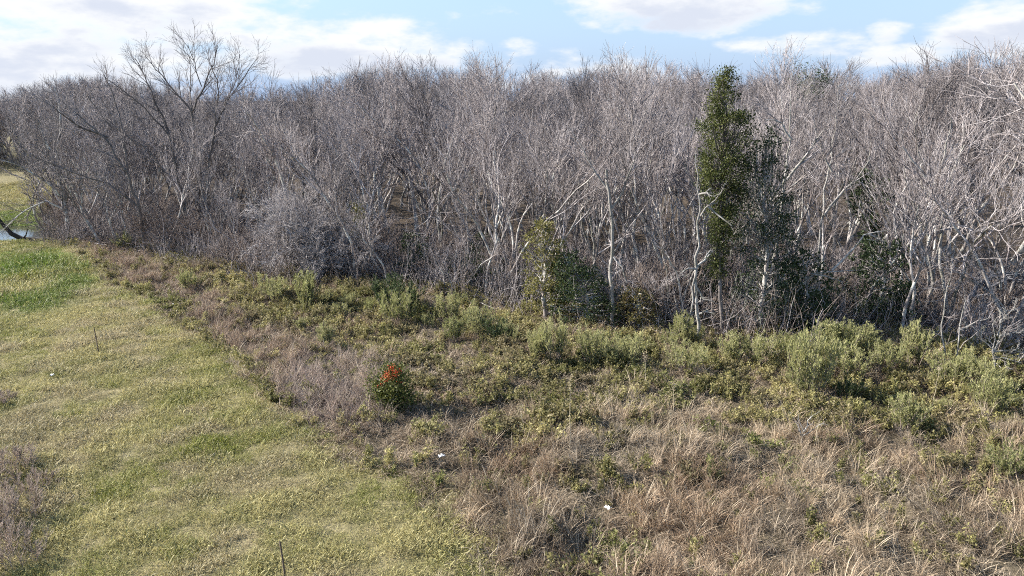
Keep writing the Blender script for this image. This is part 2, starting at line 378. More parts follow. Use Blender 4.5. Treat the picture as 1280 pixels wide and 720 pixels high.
# ------------------------------------------------------------------ scattered plants ("stuff")
def scatter(name, label, cat, pts, rot, scl, tint, variants, idx=None):
    n = len(pts); me = bpy.data.meshes.new(name); me.vertices.add(n); me.vertices.foreach_set('co', np.asarray(pts, np.float32).ravel())
    me.attributes.new('rot', 'FLOAT_VECTOR', 'POINT').data.foreach_set('vector', np.asarray(rot, np.float32).ravel())
    me.attributes.new('scl', 'FLOAT', 'POINT').data.foreach_set('value', np.asarray(scl, np.float32))
    me.attributes.new('idx', 'INT', 'POINT').data.foreach_set('value', np.asarray(rs.integers(0, len(variants), n) if idx is None else idx, np.int32))
    t4 = np.ones((n, 4), np.float32); t4[:, :3] = tint
    me.attributes.new('tint', 'FLOAT_COLOR', 'POINT').data.foreach_set('color', t4.ravel())
    for v in variants:
        for m in v.materials:
            if m.name not in me.materials: me.materials.append(m)
    o = obj(name, me); tag(o, label, cat, kind='stuff')
    ng = bpy.data.node_groups.new(name + '_scatter', 'GeometryNodeTree')
    ng.interface.new_socket('Geometry', in_out='INPUT', socket_type='NodeSocketGeometry'); ng.interface.new_socket('Geometry', in_out='OUTPUT', socket_type='NodeSocketGeometry')
    N, L = ng.nodes.new, ng.links.new
    gi, go = N('NodeGroupInput'), N('NodeGroupOutput'); ip = N('GeometryNodeInstanceOnPoints'); g2i = N('GeometryNodeGeometryToInstance')
    for v in variants:
        so = bpy.data.objects.new(v.name + '_source', v)       # never linked to the scene: only its mesh is used
        oi = N('GeometryNodeObjectInfo'); oi.inputs['Object'].default_value = so; oi.inputs['As Instance'].default_value = False
        L(oi.outputs['Geometry'], g2i.inputs[0])
    def na(nm, typ):
        a = N('GeometryNodeInputNamedAttribute'); a.data_type = typ; a.inputs['Name'].default_value = nm; return a.outputs['Attribute']
    L(gi.outputs[0], ip.inputs['Points']); L(g2i.outputs[0], ip.inputs['Instance']); ip.inputs['Pick Instance'].default_value = True
    L(na('idx', 'INT'), ip.inputs['Instance Index'])
    e2r = N('FunctionNodeEulerToRotation'); L(na('rot', 'FLOAT_VECTOR'), e2r.inputs[0]); L(e2r.outputs[0], ip.inputs['Rotation'])
    L(na('scl', 'FLOAT'), ip.inputs['Scale']); L(ip.outputs[0], go.inputs[0])
    md = o.modifiers.new('scatter', 'NODES'); md.node_group = ng
    return o

def blades(rng, n, spread, h0, h1, width, bend, flat=0.0, segs=3, lean=None):
    """arching ribbons"""
    base = rng.normal(size=(n, 2)) * spread
    h = rng.uniform(h0, h1, n); az = rng.uniform(0, 2 * math.pi, n)
    if lean is not None: az = lean + rng.normal(size=n) * .9
    tilt0 = np.abs(rng.normal(size=n)) * .35 + flat; curl = rng.uniform(.3, 1.0, n) * bend
    P = np.zeros((n, segs + 1, 3)); P[:, 0, :2] = base; th = tilt0.copy()
    for k in range(segs):
        st = h / segs
        P[:, k + 1] = P[:, k] + np.stack([np.sin(th) * np.cos(az), np.sin(th) * np.sin(az), np.cos(th)], 1) * st[:, None]
        th = th + curl / segs; az = az + rng.normal(size=n) * .12
    P[:, 1:, 2] = np.maximum(P[:, 1:, 2], .01 + rng.uniform(0, .04, (n, 1)))
    fa = rng.uniform(0, math.pi, n); side = np.stack([np.cos(fa), np.sin(fa), 0 * fa], 1)
    w = width * rng.uniform(.6, 1.4, n)
    prof = np.array([.8, 1, .75, .3, .15, .1])[:segs + 1] if segs < 4 else np.interp(np.linspace(0, 1, segs + 1), [0, .4, 1], [.8, 1, .2])
    Lf = P - side[:, None] * (w[:, None] * prof)[:, :, None] * .5; Rt = P + side[:, None] * (w[:, None] * prof)[:, :, None] * .5
    V = np.stack([Lf, Rt], 2).reshape(-1, 3)
    b = (np.arange(n)[:, None] * (segs + 1) + np.arange(segs)[None]) * 2; b = b.ravel()
    F = np.stack([b, b + 1, b + 3, b + 2], 1)
    return V, F, np.repeat(rng.uniform(0, 1, n), 2 * (segs + 1))

def var_mesh(name, parts, mat):
    V, F, A = merge(*parts); return mesh_from(name, V, F, mat, {'var': A})
rv = np.random.default_rng(5)
V_MOWN = [var_mesh('short_tuft', [blades(rv, 64, .15, .04, .14, .0095, 1.5, .3, 2)], M_MOWN) for _ in range(6)]
V_TALL = [var_mesh('tall_tuft', [blades(rv, 32, .10, .35, 1.05, .015, 1.3, .05, 4, lean=rv.uniform(0, 6.3)), blades(rv, 16, .16, .15, .45, .015, 2.0, .5, 3)], M_TALL) for _ in range(8)]
V_MAT = [var_mesh('matted_tuft', [blades(rv, 32, .22, .25, .7, .014, 1.6, .75, 3), blades(rv, 14, .25, .2, .5, .016, 2.2, .3, 3)], M_TALL) for _ in range(6)]
def weed(rng, h):
    parts = []
    lines, LP, LD = [], [], []
    for _ in range(9):
        az = rng.uniform(0, 6.283); th = rng.uniform(.05, .7); L = h * rng.uniform(.6, 1.1)
        p = np.array([rng.normal() * .07, rng.normal() * .07, 0.]); pts = [p.copy()]
        for k in range(3):
            d = np.array([math.sin(th) * math.cos(az), math.sin(th) * math.sin(az), math.cos(th)]); p = p + d * L / 3; th += rng.normal() * .2; az += rng.normal() * .3; pts.append(p.copy())
        pts = np.array(pts); lines.append((pts, np.array([.006, .005, .004, .002]), rng.uniform(.5, 1)))
        m = 11; t = rng.uniform(.15, 1, m) * 3; k = np.minimum(t.astype(int), 2); f = (t - k)[:, None]
        LP.append(pts[k] * (1 - f) + pts[k + 1] * f)
    P = np.vstack(LP)
    return [leaf_quads(P, .10, rng, .45, .25), tubes(lines, 3)]
V_WEED = [var_mesh('leafy_weed', weed(rv, rv.uniform(.3, .6)), M_WEED) for _ in range(8)]

def poisson_ish(x0, x1, y0, y1, dens_fn, dmax):
    """random points whose density (per m2) follows dens_fn"""
    n = int((x1 - x0) * (y1 - y0) * dmax)
    x = rs.uniform(x0, x1, n); y = rs.uniform(y0, y1, n)
    keep = rs.uniform(0, dmax, n) < dens_fn(x, y)
    return x[keep], y[keep]
def in_view(x, y, m=3.0):   # what a camera near the photograph's could see of the open field
    return (np.abs(x) < .70 * y + 3.5 + m) & (y > 10)

def region(x, y):
    px, py = proj_px(x, y, .2); return px, py
def blob(px, py, cx, cy, rx, ry): return smooth(1.3, .5, ((px - cx) / rx) ** 2 + ((py - cy) / ry) ** 2)
def lerp3(a, b, t): return np.asarray(a)[None] * (1 - t[:, None]) + np.asarray(b)[None] * t[:, None]

# mown strip
def dens_mown(x, y):
    mm = mown(x, y) + (fbm(x, y, 1.3, 31) - .5) * 1.1
    d = np.where(mm > 0, 1, 0) * in_view(x, y, 2) * (pond_f(x, y) > 1.0) * ~in_wood(x, y)
    return d * np.interp(y, [10, 26, 45, 75, 100], [46, 36, 22, 11, 6]) * (.72 + .6 * smooth(.35, .65, fbm(x, y, .55, 33)))
def tint_mown(x, y):
    a = fbm(x, y, 3.2, 41); b = fbm(x, y, 1.0, 43); c = fbm(x, y, .45, 46, 2); t = smooth(.34, .62, a * .45 + b * .3 + c * .25)
    col = lerp3((.205, .222, .045), (.46, .41, .19), t)
    d = smooth(.50, .70, fbm(x, y, 1.3, 47)); col = col * (1 - d[:, None] * .8) + np.array((.42, .35, .225)) * d[:, None] * .8
    px, py = region(x, y)
    fresh = np.clip(blob(px, py, 45, 352, 75, 42) + blob(px, py, 10, 268, 110, 24) * 1.4, 0, 1) * smooth(.25, .55, fbm(x, y, 2.5, 49))
    col = col * (1 - fresh[:, None] * .85) + np.array((.12, .19, .03)) * fresh[:, None] * .85
    far = smooth(69, 76, y); col = col * (1 - far[:, None] * .6) + np.array((.34, .29, .13)) * far[:, None] * .6
    return col * (.82 + .36 * rs.uniform(size=len(x)))[:, None]
x, y = poisson_ish(-62, 6, 10, 100, dens_mown, 52)
n = len(x); z = gz(x, y)
sc = rs.uniform(.65, 1.25, n) * (.75 + .7 * smooth(.42, .75, fbm(x, y, .55, 33))) * np.interp(y, [10, 45, 100], [1, 1.15, 1.9])
px, py = region(x, y); sc = sc * (1 + 1.1 * blob(px, py, 45, 348, 70, 32) * rs.uniform(.3, 1, n))
scatter('mown_grass', 'short yellow-green mown grass strip with straw patches', 'grass', np.stack([x, y, z], 1), np.stack([rs.normal(size=n) * .15, rs.normal(size=n) * .15, rs.uniform(0, 6.28, n)], 1), sc, tint_mown(x, y), V_MOWN)
N_MOWN = n

# rough ground: pieces of each kind by region
def band(x, y):      # brown weeds along the mown strip's edge
    d = -mown(x, y) + (fbm(x, y, 2.2, 55) - .5) * 2.5; return smooth(-.6, .2, d) * smooth(4.2, 1.6, d) * smooth(19, 23, y)
def rough_mask(x, y, pad=0):
    mm = mown(x, y) + (fbm(x, y, 1.3, 31) - .5) * 1.1
    return (mm < .25 + pad) & (y < edge_y(x) + 2.5) & in_view(x, y, 3) & (x > -36)
def w_tall(x, y):
    px, py = region(x, y)
    w = smooth(505, 600, py + (fbm(x, y, 3, 51) - .5) * 200) * smooth(520, 640, px + .0 * py)
    w = np.maximum(w, blob(px, py, 425, 485, 75, 45))
    w = np.maximum(w, .55 * blob(px, py, 600, 560, 80, 40))
    w = np.maximum(w, .9 * band(x, y))
    return np.clip(w, .10, 1)
def tint_tall(x, y):
    a = fbm(x, y, 2.6, 61); b = fbm(x, y, 1.1, 63)
    col = lerp3((.235, .172, .115), (.49, .385, .265), smooth(.32, .68, a * .6 + b * .4))
    pk = smooth(.52, .7, fbm(x, y, 3.1, 67)); col = col * (1 - pk[:, None] * .55) + np.array((.36, .25, .165)) * pk[:, None] * .55
    gr = smooth(.55, .72, fbm(x, y, 2.0, 69)); col = col * (1 - gr[:, None] * .5) + np.array((.30, .262, .21)) * gr[:, None] * .5
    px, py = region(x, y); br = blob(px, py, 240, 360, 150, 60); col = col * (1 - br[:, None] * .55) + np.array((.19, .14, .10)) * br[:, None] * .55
    bb = band(x, y) * .8; col = col * (1 - bb[:, None]) + np.array((.27, .195, .145)) * bb[:, None]
    pu = blob(px, py, 425, 485, 80, 50); col = col * (1 - pu[:, None] * .5) + np.array((.30, .25, .235)) * pu[:, None] * .5
    return col * (.7 + .6 * rs.uniform(size=len(x)))[:, None]
x, y = poisson_ish(-36, 30, 10, 58, lambda x, y: rough_mask(x, y) * w_tall(x, y) * (.1 + 1.3 * smooth(.32, .62, fbm(x, y, 1.2, 71))) * (1 - .9 * blob(*region(x, y), 548, 524, 62, 16)) * 13, 20)
n = len(x); sc = rs.uniform(.4, 1.0, n) * (.45 + .8 * fbm(x, y, 1.2, 71))
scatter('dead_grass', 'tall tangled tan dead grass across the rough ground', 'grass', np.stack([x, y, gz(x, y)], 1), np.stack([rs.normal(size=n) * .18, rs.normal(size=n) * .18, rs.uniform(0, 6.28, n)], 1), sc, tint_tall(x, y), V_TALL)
n1_ = n
x, y = poisson_ish(-36, 30, 10, 60, lambda x, y: rough_mask(x, y, .8) * (.4 + 1.0 * fbm(x, y, 1.1, 75)) * 12, 20)
n = len(x); sc = rs.uniform(.45, 1.0, n)
scatter('matted_straw', 'low matted brown stalks lying under the weeds', 'dead stalks', np.stack([x, y, gz(x, y)], 1), np.stack([rs.normal(size=n) * .15, rs.normal(size=n) * .15, rs.uniform(0, 6.28, n)], 1), sc, tint_tall(x, y) * .8, V_MAT)
n2_ = n
def w_weed(x, y):
    px, py = region(x, y)
    w = smooth(600, 515, py + (fbm(x, y, 3, 51) - .5) * 200)
    w = w * (1 - .75 * blob(px, py, 425, 485, 70, 42)) * (1 - .8 * band(x, y))
    return np.clip(w, .20, 1)
def tint_weed(x, y):
    a = fbm(x, y, 2.4, 81); b = fbm(x, y, .9, 83)
    col = lerp3((.19, .18, .062), (.38, .335, .145), smooth(.3, .7, a * .55 + b * .45))
    g = smooth(.55, .72, fbm(x, y, 2.9, 85)); col = col * (1 - g[:, None] * .6) + np.array((.14, .165, .045)) * g[:, None] * .6
    k = smooth(.58, .74, fbm(x, y, 1.7, 87)); col = col * (1 - k[:, None] * .6) + np.array((.20, .155, .105)) * k[:, None] * .6
    return col * (.65 + .7 * rs.uniform(size=len(x)))[:, None]
x, y = poisson_ish(-36, 30, 10, 60, lambda x, y: rough_mask(x, y, .5) * w_weed(x, y) * (.2 + 1.3 * smooth(.3, .65, fbm(x, y, 1.1, 89))) * (1 - .8 * blob(*region(x, y), 548, 524, 62, 16)) * 16, 24)
n = len(x); sc = rs.uniform(.5, 1.15, n) * (.65 + .6 * fbm(x, y, 1.8, 91))
scatter('weeds', 'olive green leafy weeds covering the rough ground', 'weeds', np.stack([x, y, gz(x, y)], 1), np.stack([rs.normal(size=n) * .15, rs.normal(size=n) * .15, rs.uniform(0, 6.28, n)], 1), sc, tint_weed(x, y), V_WEED)
print('scatter', N_MOWN, n1_, n2_, n)

# ------------------------------------------------------------------ bare trees
def nrm(v):
    l = math.sqrt(v[0] ** 2 + v[1] ** 2 + v[2] ** 2) or 1; return (v[0] / l, v[1] / l, v[2] / l)
def perp_dir(t, ang, az):
    a = (1, 0, 0) if abs(t[2]) > .8 else (0, 0, 1)
    u = nrm((t[1] * a[2] - t[2] * a[1], t[2] * a[0] - t[0] * a[2], t[0] * a[1] - t[1] * a[0]))
    w = (t[1] * u[2] - t[2] * u[1], t[2] * u[0] - t[0] * u[2], t[0] * u[1] - t[1] * u[0])
    ca, sa, cz, sz = math.cos(ang), math.sin(ang), math.cos(az), math.sin(az)
    return nrm(tuple(t[i] * ca + (u[i] * cz + w[i] * sz) * sa for i in range(3)))
def run(rng, p, d, L, r0, r1, n, wander, up):
    pts, rad = [p], [r0]
    for k in range(n):
        d = nrm((d[0] + rng.gauss(0, wander), d[1] + rng.gauss(0, wander), d[2] + rng.gauss(0, wander) + up))
        p = (p[0] + d[0] * L / n, p[1] + d[1] * L / n, p[2] + d[2] * L / n); pts.append(p); rad.append(r0 + (r1 - r0) * ((k + 1) / n) ** .8)
    return pts, rad
LV = {  # per level: children, start, angle range, length, segments, wander, up, least radius
    1: dict(n=8, t0=.42, a=(.25, .7), L=3.3, s=7, w=.15, up=.10, r=.02),
    2: dict(n=6, t0=.18, a=(.22, .6), L=1.8, s=4, w=.15, up=.10, r=.014),
    3: dict(n=4, t0=.15, a=(.2, .6), L=1.0, s=2, w=.15, up=.09, r=.009),
    4: dict(n=3, t0=.15, a=(.25, .7), L=.5, s=1, w=.15, up=.06, r=.006)}
def sprout(rng, pts, rad, level, out, lv, top=4, rmin=.006, lsc=1.0):
    q = lv[level]; n = len(pts) - 1; m = max(1, int(round(q['n'] * rng.uniform(.75, 1.25)))); az = rng.uniform(0, 6.28)
    for i in range(m):
        t = q['t0'] + (1 - q['t0']) * (i + rng.random()) / m
        f = min(t, .999) * n; k = int(f); f -= k
        p = tuple(pts[k][j] * (1 - f) + pts[k + 1][j] * f for j in range(3)); tg = nrm(tuple(pts[k + 1][j] - pts[k][j] for j in range(3)))
        r = (rad[k] * (1 - f) + rad[k + 1] * f)
        az += 2.4 + rng.gauss(0, .5)
        d = perp_dir(tg, rng.uniform(*q['a']), az)
        L = q['L'] * lsc * (1.15 - .6 * t) * rng.uniform(.65, 1.3)
        r0 = max(r * rng.uniform(.5, .8), rmin * 1.2, q['r'] * lsc * rng.uniform(.7, 1.3))
        pp, rr = run(rng, p, d, L, r0, max(r0 * .4, rmin * .7), q['s'], q['w'], q['up'])
        out.setdefault(level, []).append((pp, rr, rng.random()))
        if level < top: sprout(rng, pp, rr, level + 1, out, lv, top, rmin, lsc)
def crown_spec(out): return [(out.get(1, []), 5), (out.get(2, []), 4), (out.get(3, []) + out.get(4, []), 3)]
def bare_variant(seed, stems, H=10.0, lean=.12, lv=None, r0=.12, mt=M_GREY, mc=M_TWIG, base=.12, top=4, name='bare'):
    rng = random.Random(seed); lv = lv or LV; out = {}; trunks = []
    for s in range(stems):
        a = rng.uniform(0, 6.28); d = nrm((math.cos(a) * lean * (1 + stems * .5), math.sin(a) * lean * (1 + stems * .5), 1))
        L = H * rng.uniform(.8, 1.0) * (1 if s == 0 else rng.uniform(.7, 1))
        pp, rr = run(rng, (math.cos(a) * base * (stems > 1), math.sin(a) * base * (stems > 1), -.25), d, L, r0 * (1 if stems == 1 else .75) * rng.uniform(.8, 1.15), .03, 14, .11, .03)
        trunks.append((pp, rr, rng.random())); sprout(rng, pp, rr, 1, out, lv, top)
    zmax = max(p[2] for l in out.values() for t in l for p in t[0])
    k = H / zmax
    def S(l): return [(np.array(p) * k, np.array(r), v) for p, r, v in l]
    tm = [tube_mesh(name + '_trunk', [(S([t]), 7)], mt) for t in trunks]
    cm = tube_mesh(name + '_crown', [(S(l), s) for l, s in crown_spec(out)], mc)
    return tm, cm
def lvmod(**kw):
    l = {k: dict(v) for k, v in LV.items()}
    for k, v in kw.items(): l[int(k[1])].update(v)
    return l
UPR = lvmod(l1=dict(a=(.18, .5), up=.11, L=3.5), l2=dict(a=(.18, .5), up=.11), l3=dict(up=.10, a=(.15, .45)))
WILD = lvmod(l1=dict(a=(.45, 1.1), w=.24, L=2.8), l2=dict(w=.25, a=(.35, .9)), l3=dict(w=.22))
TREES = []
for sd, st, lv, r0, mt, mc in [(1, 1, LV, .12, M_GREY, M_TWIG), (2, 1, UPR, .11, M_GREY, M_TWIG), (3, 3, UPR, .11, M_GREY, M_TWIG), (4, 2, LV, .12, M_GREY, M_TWIG),
                                (5, 1, WILD, .13, M_GREY, M_TWIG), (6, 4, UPR, .10, M_GREY, M_TWIG), (7, 2, WILD, .11, M_PALE, M_TWIG), (8, 1, UPR, .12, M_DARK, M_TWIGD),
                                (9, 2, UPR, .11, M_GREY, M_TWIGD), (10, 3, LV, .11, M_PALE, M_TWIG), (12, 1, UPR, .12, M_PALE, M_TWIG)]:
    if st >= 3: lv = {k: dict(v) for k, v in lv.items()}; lv[1]['n'] = 6
    TREES.append(bare_variant(sd, st, lv=lv, r0=r0, mt=mt, mc=mc, top=3))
BLV = lvmod(l1=dict(n=6, L=1.4, t0=.15, a=(.25, .8), s=4, r=.012), l2=dict(n=5, L=.8, s=3, r=.009), l3=dict(n=4, L=.45, s=1, r=.007))
SHRUBS = [bare_variant(40 + i, [5, 4, 6, 3, 5][i], H=3.2, lean=.16, lv=BLV, r0=.035, mt=[M_GREY, M_DARK, M_BROWN, M_DARK, M_BROWN][i], mc=[M_TWIG, M_TWIGD, M_BROWN, M_TWIGD, M_BROWN][i], base=.25, top=3, name='thicket') for i in range(5)]

def put(name, proto, loc, rz, s, label, cat, group, tilt=(0, 0)):
    t = thing(name, label, cat, loc, rz, s, group); t.rotation_euler = (tilt[0], tilt[1], rz)
    for m in proto[0]: obj('trunk' if cat == 'tree' else 'stem', m, t)
    obj('crown', proto[1], t)
    return t

SKYL = np.array([(-200, 112), (0, 117), (20, 110), (60, 100), (100, 92), (150, 88), (250, 96), (330, 100), (400, 84), (440, 80), (480, 58), (520, 52), (560, 68), (600, 76), (640, 60), (690, 80), (740, 64), (800, 58), (850, 74), (900, 84), (950, 74), (1000, 56), (1050, 86), (1100, 82), (1150, 66), (1200, 50), (1240, 38), (1290, 28), (1500, 24)], float)
def max_h(x, y):
    px = 640 + FPX * x / (y * CP); sy = np.interp(px, SKYL[:, 0], SKYL[:, 1]) + 7 * (px > 150)
    v = (sy - 360) / FPX; dz, dy = -SP - v * CP, CP - v * SP
    return CAM_H + y * dz / dy, px
CLEAR = [(at(1258, 312)[:2], 5.5), (at(1235, 365)[:2], 3.2)]
HERO = [(at(900, 418)[:2], 1.6), (at(955, 415)[:2], 1.6), (at(873, 428)[:2], .9), (at(768, 408)[:2], 1.0), (at(680, 392)[:2], 1.4), (at(735, 398)[:2], 1.4), (at(370, 338)[:2], 2.6)]
def wood_pts(n, d0, d1, mind, rng):
    pts = []; tries = 0
    while len(pts) < n and tries < n * 400:
        tries += 1
        x = rng.uniform(-62, 52); e = float(edge_y(x)); y = e + d0 + (d1 - d0) * rng.random() ** 1.25
        if not in_wood(np.array(x), np.array(y)) or y > 96: continue
        if abs(x) > .72 * y + 4: continue
        if any(math.hypot(x - c[0][0], y - c[0][1]) < c[1] for c in CLEAR + HERO): continue
        if any((x - a) ** 2 + (y - b) ** 2 < mind * mind for a, b in pts): continue
        pts.append((x, y))
    return pts
rng = random.Random(99)
pts = wood_pts(270, .4, 32, 1.45, rng)
ZONES = [(-9e9, 120, 'beside the pond corner'), (120, 330, 'under the tall spreading tree'), (330, 470, 'behind the rounded grey thicket'), (470, 660, 'left of the vine-clad column'),
         (660, 800, 'behind the vine-clad column'), (800, 1000, 'behind the tall evergreen'), (1000, 1150, 'right of the mossy evergreen'), (1150, 9e9, 'around the fallen grey tree')]
KIND = ['grey single-stemmed', 'upright grey single-stemmed', 'three-stemmed upright grey', 'twin-stemmed grey', 'crooked grey', 'four-stemmed upright grey', 'pale twin-stemmed crooked', 'dark-barked upright', 'twin-stemmed dusky', 'pale three-stemmed', 'pale upright']
for (x, y) in pts:
    mh, px = max_h(x, y); e = y - float(edge_y(x)); py0 = proj_px(x, y, 0)[1]
    f = rng.uniform(.45, .85) if e < 4 else (rng.uniform(.62, .9) if e < 12 else rng.uniform(.66, .9)) * (1.15 if rng.random() < .26 else 1)
    h = float(np.clip(mh * f, 3.5, 16))
    k = rng.choice([0, 0, 1, 1, 1, 2, 2, 3, 4, 5, 6, 8, 8, 9, 10]) if px > 300 else rng.choice([0, 1, 3, 4, 7, 7, 8, 8, 8])
    zone = next(z for a, b, z in ZONES if a <= px < b)
    dep = 'fronting the wood' if e < 7 else 'deep in woodland'
    lab = f'{KIND[k]} bare tree {dep} {zone}'
    lean = (rng.gauss(0, .05), rng.gauss(0, .05))
    if px < 120: lean = (0, -abs(rng.gauss(.15, .1)))
    s = h / 10; put('bare_tree', TREES[k], (x, y, float(gz(x, y))), rng.uniform(0, 6.28) if px > 120 else 0, (s * rng.uniform(.9, 1.25), s * rng.uniform(.9, 1.25), s), lab, 'tree', lab[:60] and f'bare trees {dep} {zone}', lean)

# taller crowns that stand out one by one on the skyline
EMLV = lvmod(l1=dict(n=10, t0=.35, L=3.6, a=(.2, .6), w=.10), l2=dict(n=6, w=.10), l3=dict(n=4, w=.10, s=2, r=.008), l4=dict(n=2, L=.6, r=.006))
EMERG = [bare_variant(600 + i, [1, 2, 2][i], lv=EMLV, r0=.12, mt=[M_GREY, M_DARK, M_GREY][i], mc=[M_TWIG, M_TWIGD, M_TWIG][i], top=4, name='emergent') for i in range(3)]
SPOTS = [(352, 78, 52, 'thin bare crown on the skyline just right of the spreading tree'), (402, 82, 54, 'small dusky crown on the skyline above the rounded thicket'), (478, 58, 53, 'left shoulder of the domed bare crowns on the skyline'), (520, 48, 50, 'tallest domed bare crown on the skyline left of centre'), (560, 60, 54, 'right shoulder of the domed bare crowns on the skyline'),
         (630, 58, 50, 'bare crown on the skyline straight above the vine-clad column'), (668, 68, 52, 'low bare crown on the skyline right of the one above the column'), (724, 60, 48, 'bare crown on the skyline left above the broken tree'), (792, 50, 47, 'tall bare crown on the skyline right above the broken tree'), (838, 60, 50, 'bare crown on the skyline just left of the tall evergreen'),
         (962, 66, 50, 'bare crown on the skyline just right of the tall evergreen'), (992, 44, 46, 'very thin tall bare crown beside the distant dark evergreen'), (1072, 64, 48, 'thin bare crown on the skyline right of the distant evergreen'), (1128, 50, 47, 'open forked bare crown alone on the skyline at right'), (1186, 58, 45, 'bare crown starting the high right bank of trees'), (1228, 48, 44, 'bare crown within the high right bank of trees'), (1268, 40, 43, 'highest bare crown at the picture edge of the right bank')]
for i, (pxx, top, yy, lab) in enumerate(SPOTS):
    tp = at_depth(pxx, top, yy); h = tp[2]; s_ = h / 10; put('tall_bare_tree', EMERG[i % 3], (tp[0], yy, float(gz(tp[0], yy))), rng.uniform(0, 6.28), (s_ * rng.uniform(.8, 1.1), s_ * rng.uniform(.8, 1.1), s_), lab, 'tree', None)

SHK = ['thin grey', 'wiry dark', 'five-stemmed brown', 'sparse dark', 'dense brown']
spts = wood_pts(75, -.4, 10, 1.4, random.Random(5))
for (x, y) in spts:
    k = rng.randrange(5); px = 640 + FPX * x / (y * CP); zone = next(z for a, b, z in ZONES if a <= px < b)
    lab = f'{SHK[k]} leafless understorey shrub {zone}'
    s = rng.uniform(.5, 1.15); put('bare_shrub', SHRUBS[k], (x, y, float(gz(x, y))), rng.uniform(0, 6.28), (s * 1.15, s * 1.15, s), lab, 'shrub', f'leafless understorey shrubs {zone}')

# the wood beyond: reads as one mass
far_mesh = []
FARLV = lvmod(l2=dict(s=3), l3=dict(n=5, s=1, L=1.2, r=.013))
for tm, cm in [bare_variant(60 + i, [1, 2, 1, 2][i], lv=FARLV, r0=.13, mt=[M_GREY, M_GREY, M_PALE, M_DARK][i], mc=[M_TWIG, M_TWIG, M_TWIG, M_TWIGD][i], top=3, name='far') for i in range(4)]:
    VV, FF, AA, off = [], [], [], 0
    me = bpy.data.meshes.new('far_tree')
    import bmesh
    bm = bmesh.new()
    for m in tm: bm.from_mesh(m)
    n0 = len(bm.faces); bm.from_mesh(cm); bm.faces.ensure_lookup_table()
    for i, f in enumerate(bm.faces): f.material_index = 0 if i < n0 else 1
    bm.to_mesh(me); bm.free(); me.materials.append(tm[0].materials[0]); me.materials.append(cm.materials[0]); far_mesh.append(me)
fx, fy = [], []
rr_ = np.random.default_rng(3)
while len(fx) < 680:
    x, y = rr_.uniform(-150, 140), rr_.uniform(60, 190)
    ok = abs(x) < .8 * y + 8 and ((y > float(edge_y(x)) + 28 and in_wood(np.array(x), np.array(y))) or y > 128 + 12 * math.sin(x * .06))
    if ok: fx.append(x); fy.append(y)
for _ in range(230):
    y = rr_.uniform(112, 150); fx.append(rr_.uniform(-.80, -.50) * y); fy.append(y)
fx, fy = np.array(fx), np.array(fy); mh, _ = max_h(fx, fy); n = len(fx)
hs = np.clip(mh * np.where(fy > 92, .86 + .14 * rr_.uniform(0, 1, n), .64 + .34 * rr_.uniform(0, 1, n) ** 1.8), 5, 17) / 10
scatter('distant_wood', 'far bare wood closing the view behind the nearer trees', 'wood', np.stack([fx, fy, gz(fx, fy)], 1), np.stack([rr_.normal(size=n) * .04, rr_.normal(size=n) * .04, rr_.uniform(0, 6.28, n)], 1), hs, np.ones((n, 3)), far_mesh)

# tangle of fallen twigs and saplings on the woodland floor
tm = []
for i in range(5):
    rg = random.Random(300 + i); ls = []
    for _ in range(60):
        a = rg.uniform(0, 6.28); th = rg.choice([rg.uniform(.0, .5), rg.uniform(.9, 1.6)]); L = rg.uniform(.5, 2.4)
        p, r = run(rg, (rg.gauss(0, .6), rg.gauss(0, .6), 0), (math.sin(th) * math.cos(a), math.sin(th) * math.sin(a), abs(math.cos(th)) + .05), L, .012, .004, 4, .2, .0)
        p = [(q[0], q[1], max(q[2], .02)) for q in p]; ls.append((np.array(p), np.array(r), rg.random()))
    tm.append(tube_mesh('tangle', [(ls, 3)], M_BROWN if i % 2 else M_TWIG))
x, y = poisson_ish(-40, 34, 24, 75, lambda x, y: in_wood(x, y) * (y < edge_y(x) + 14) * .6, 1.2)
n = len(x); scatter('twig_undergrowth', 'tangle of bare twigs and saplings on the woodland floor', 'undergrowth', np.stack([x, y, gz(x, y)], 1), np.stack([0 * x, 0 * x, rs.uniform(0, 6.28, n)], 1), rs.uniform(.7, 1.5, n), np.ones((n, 3)), tm)

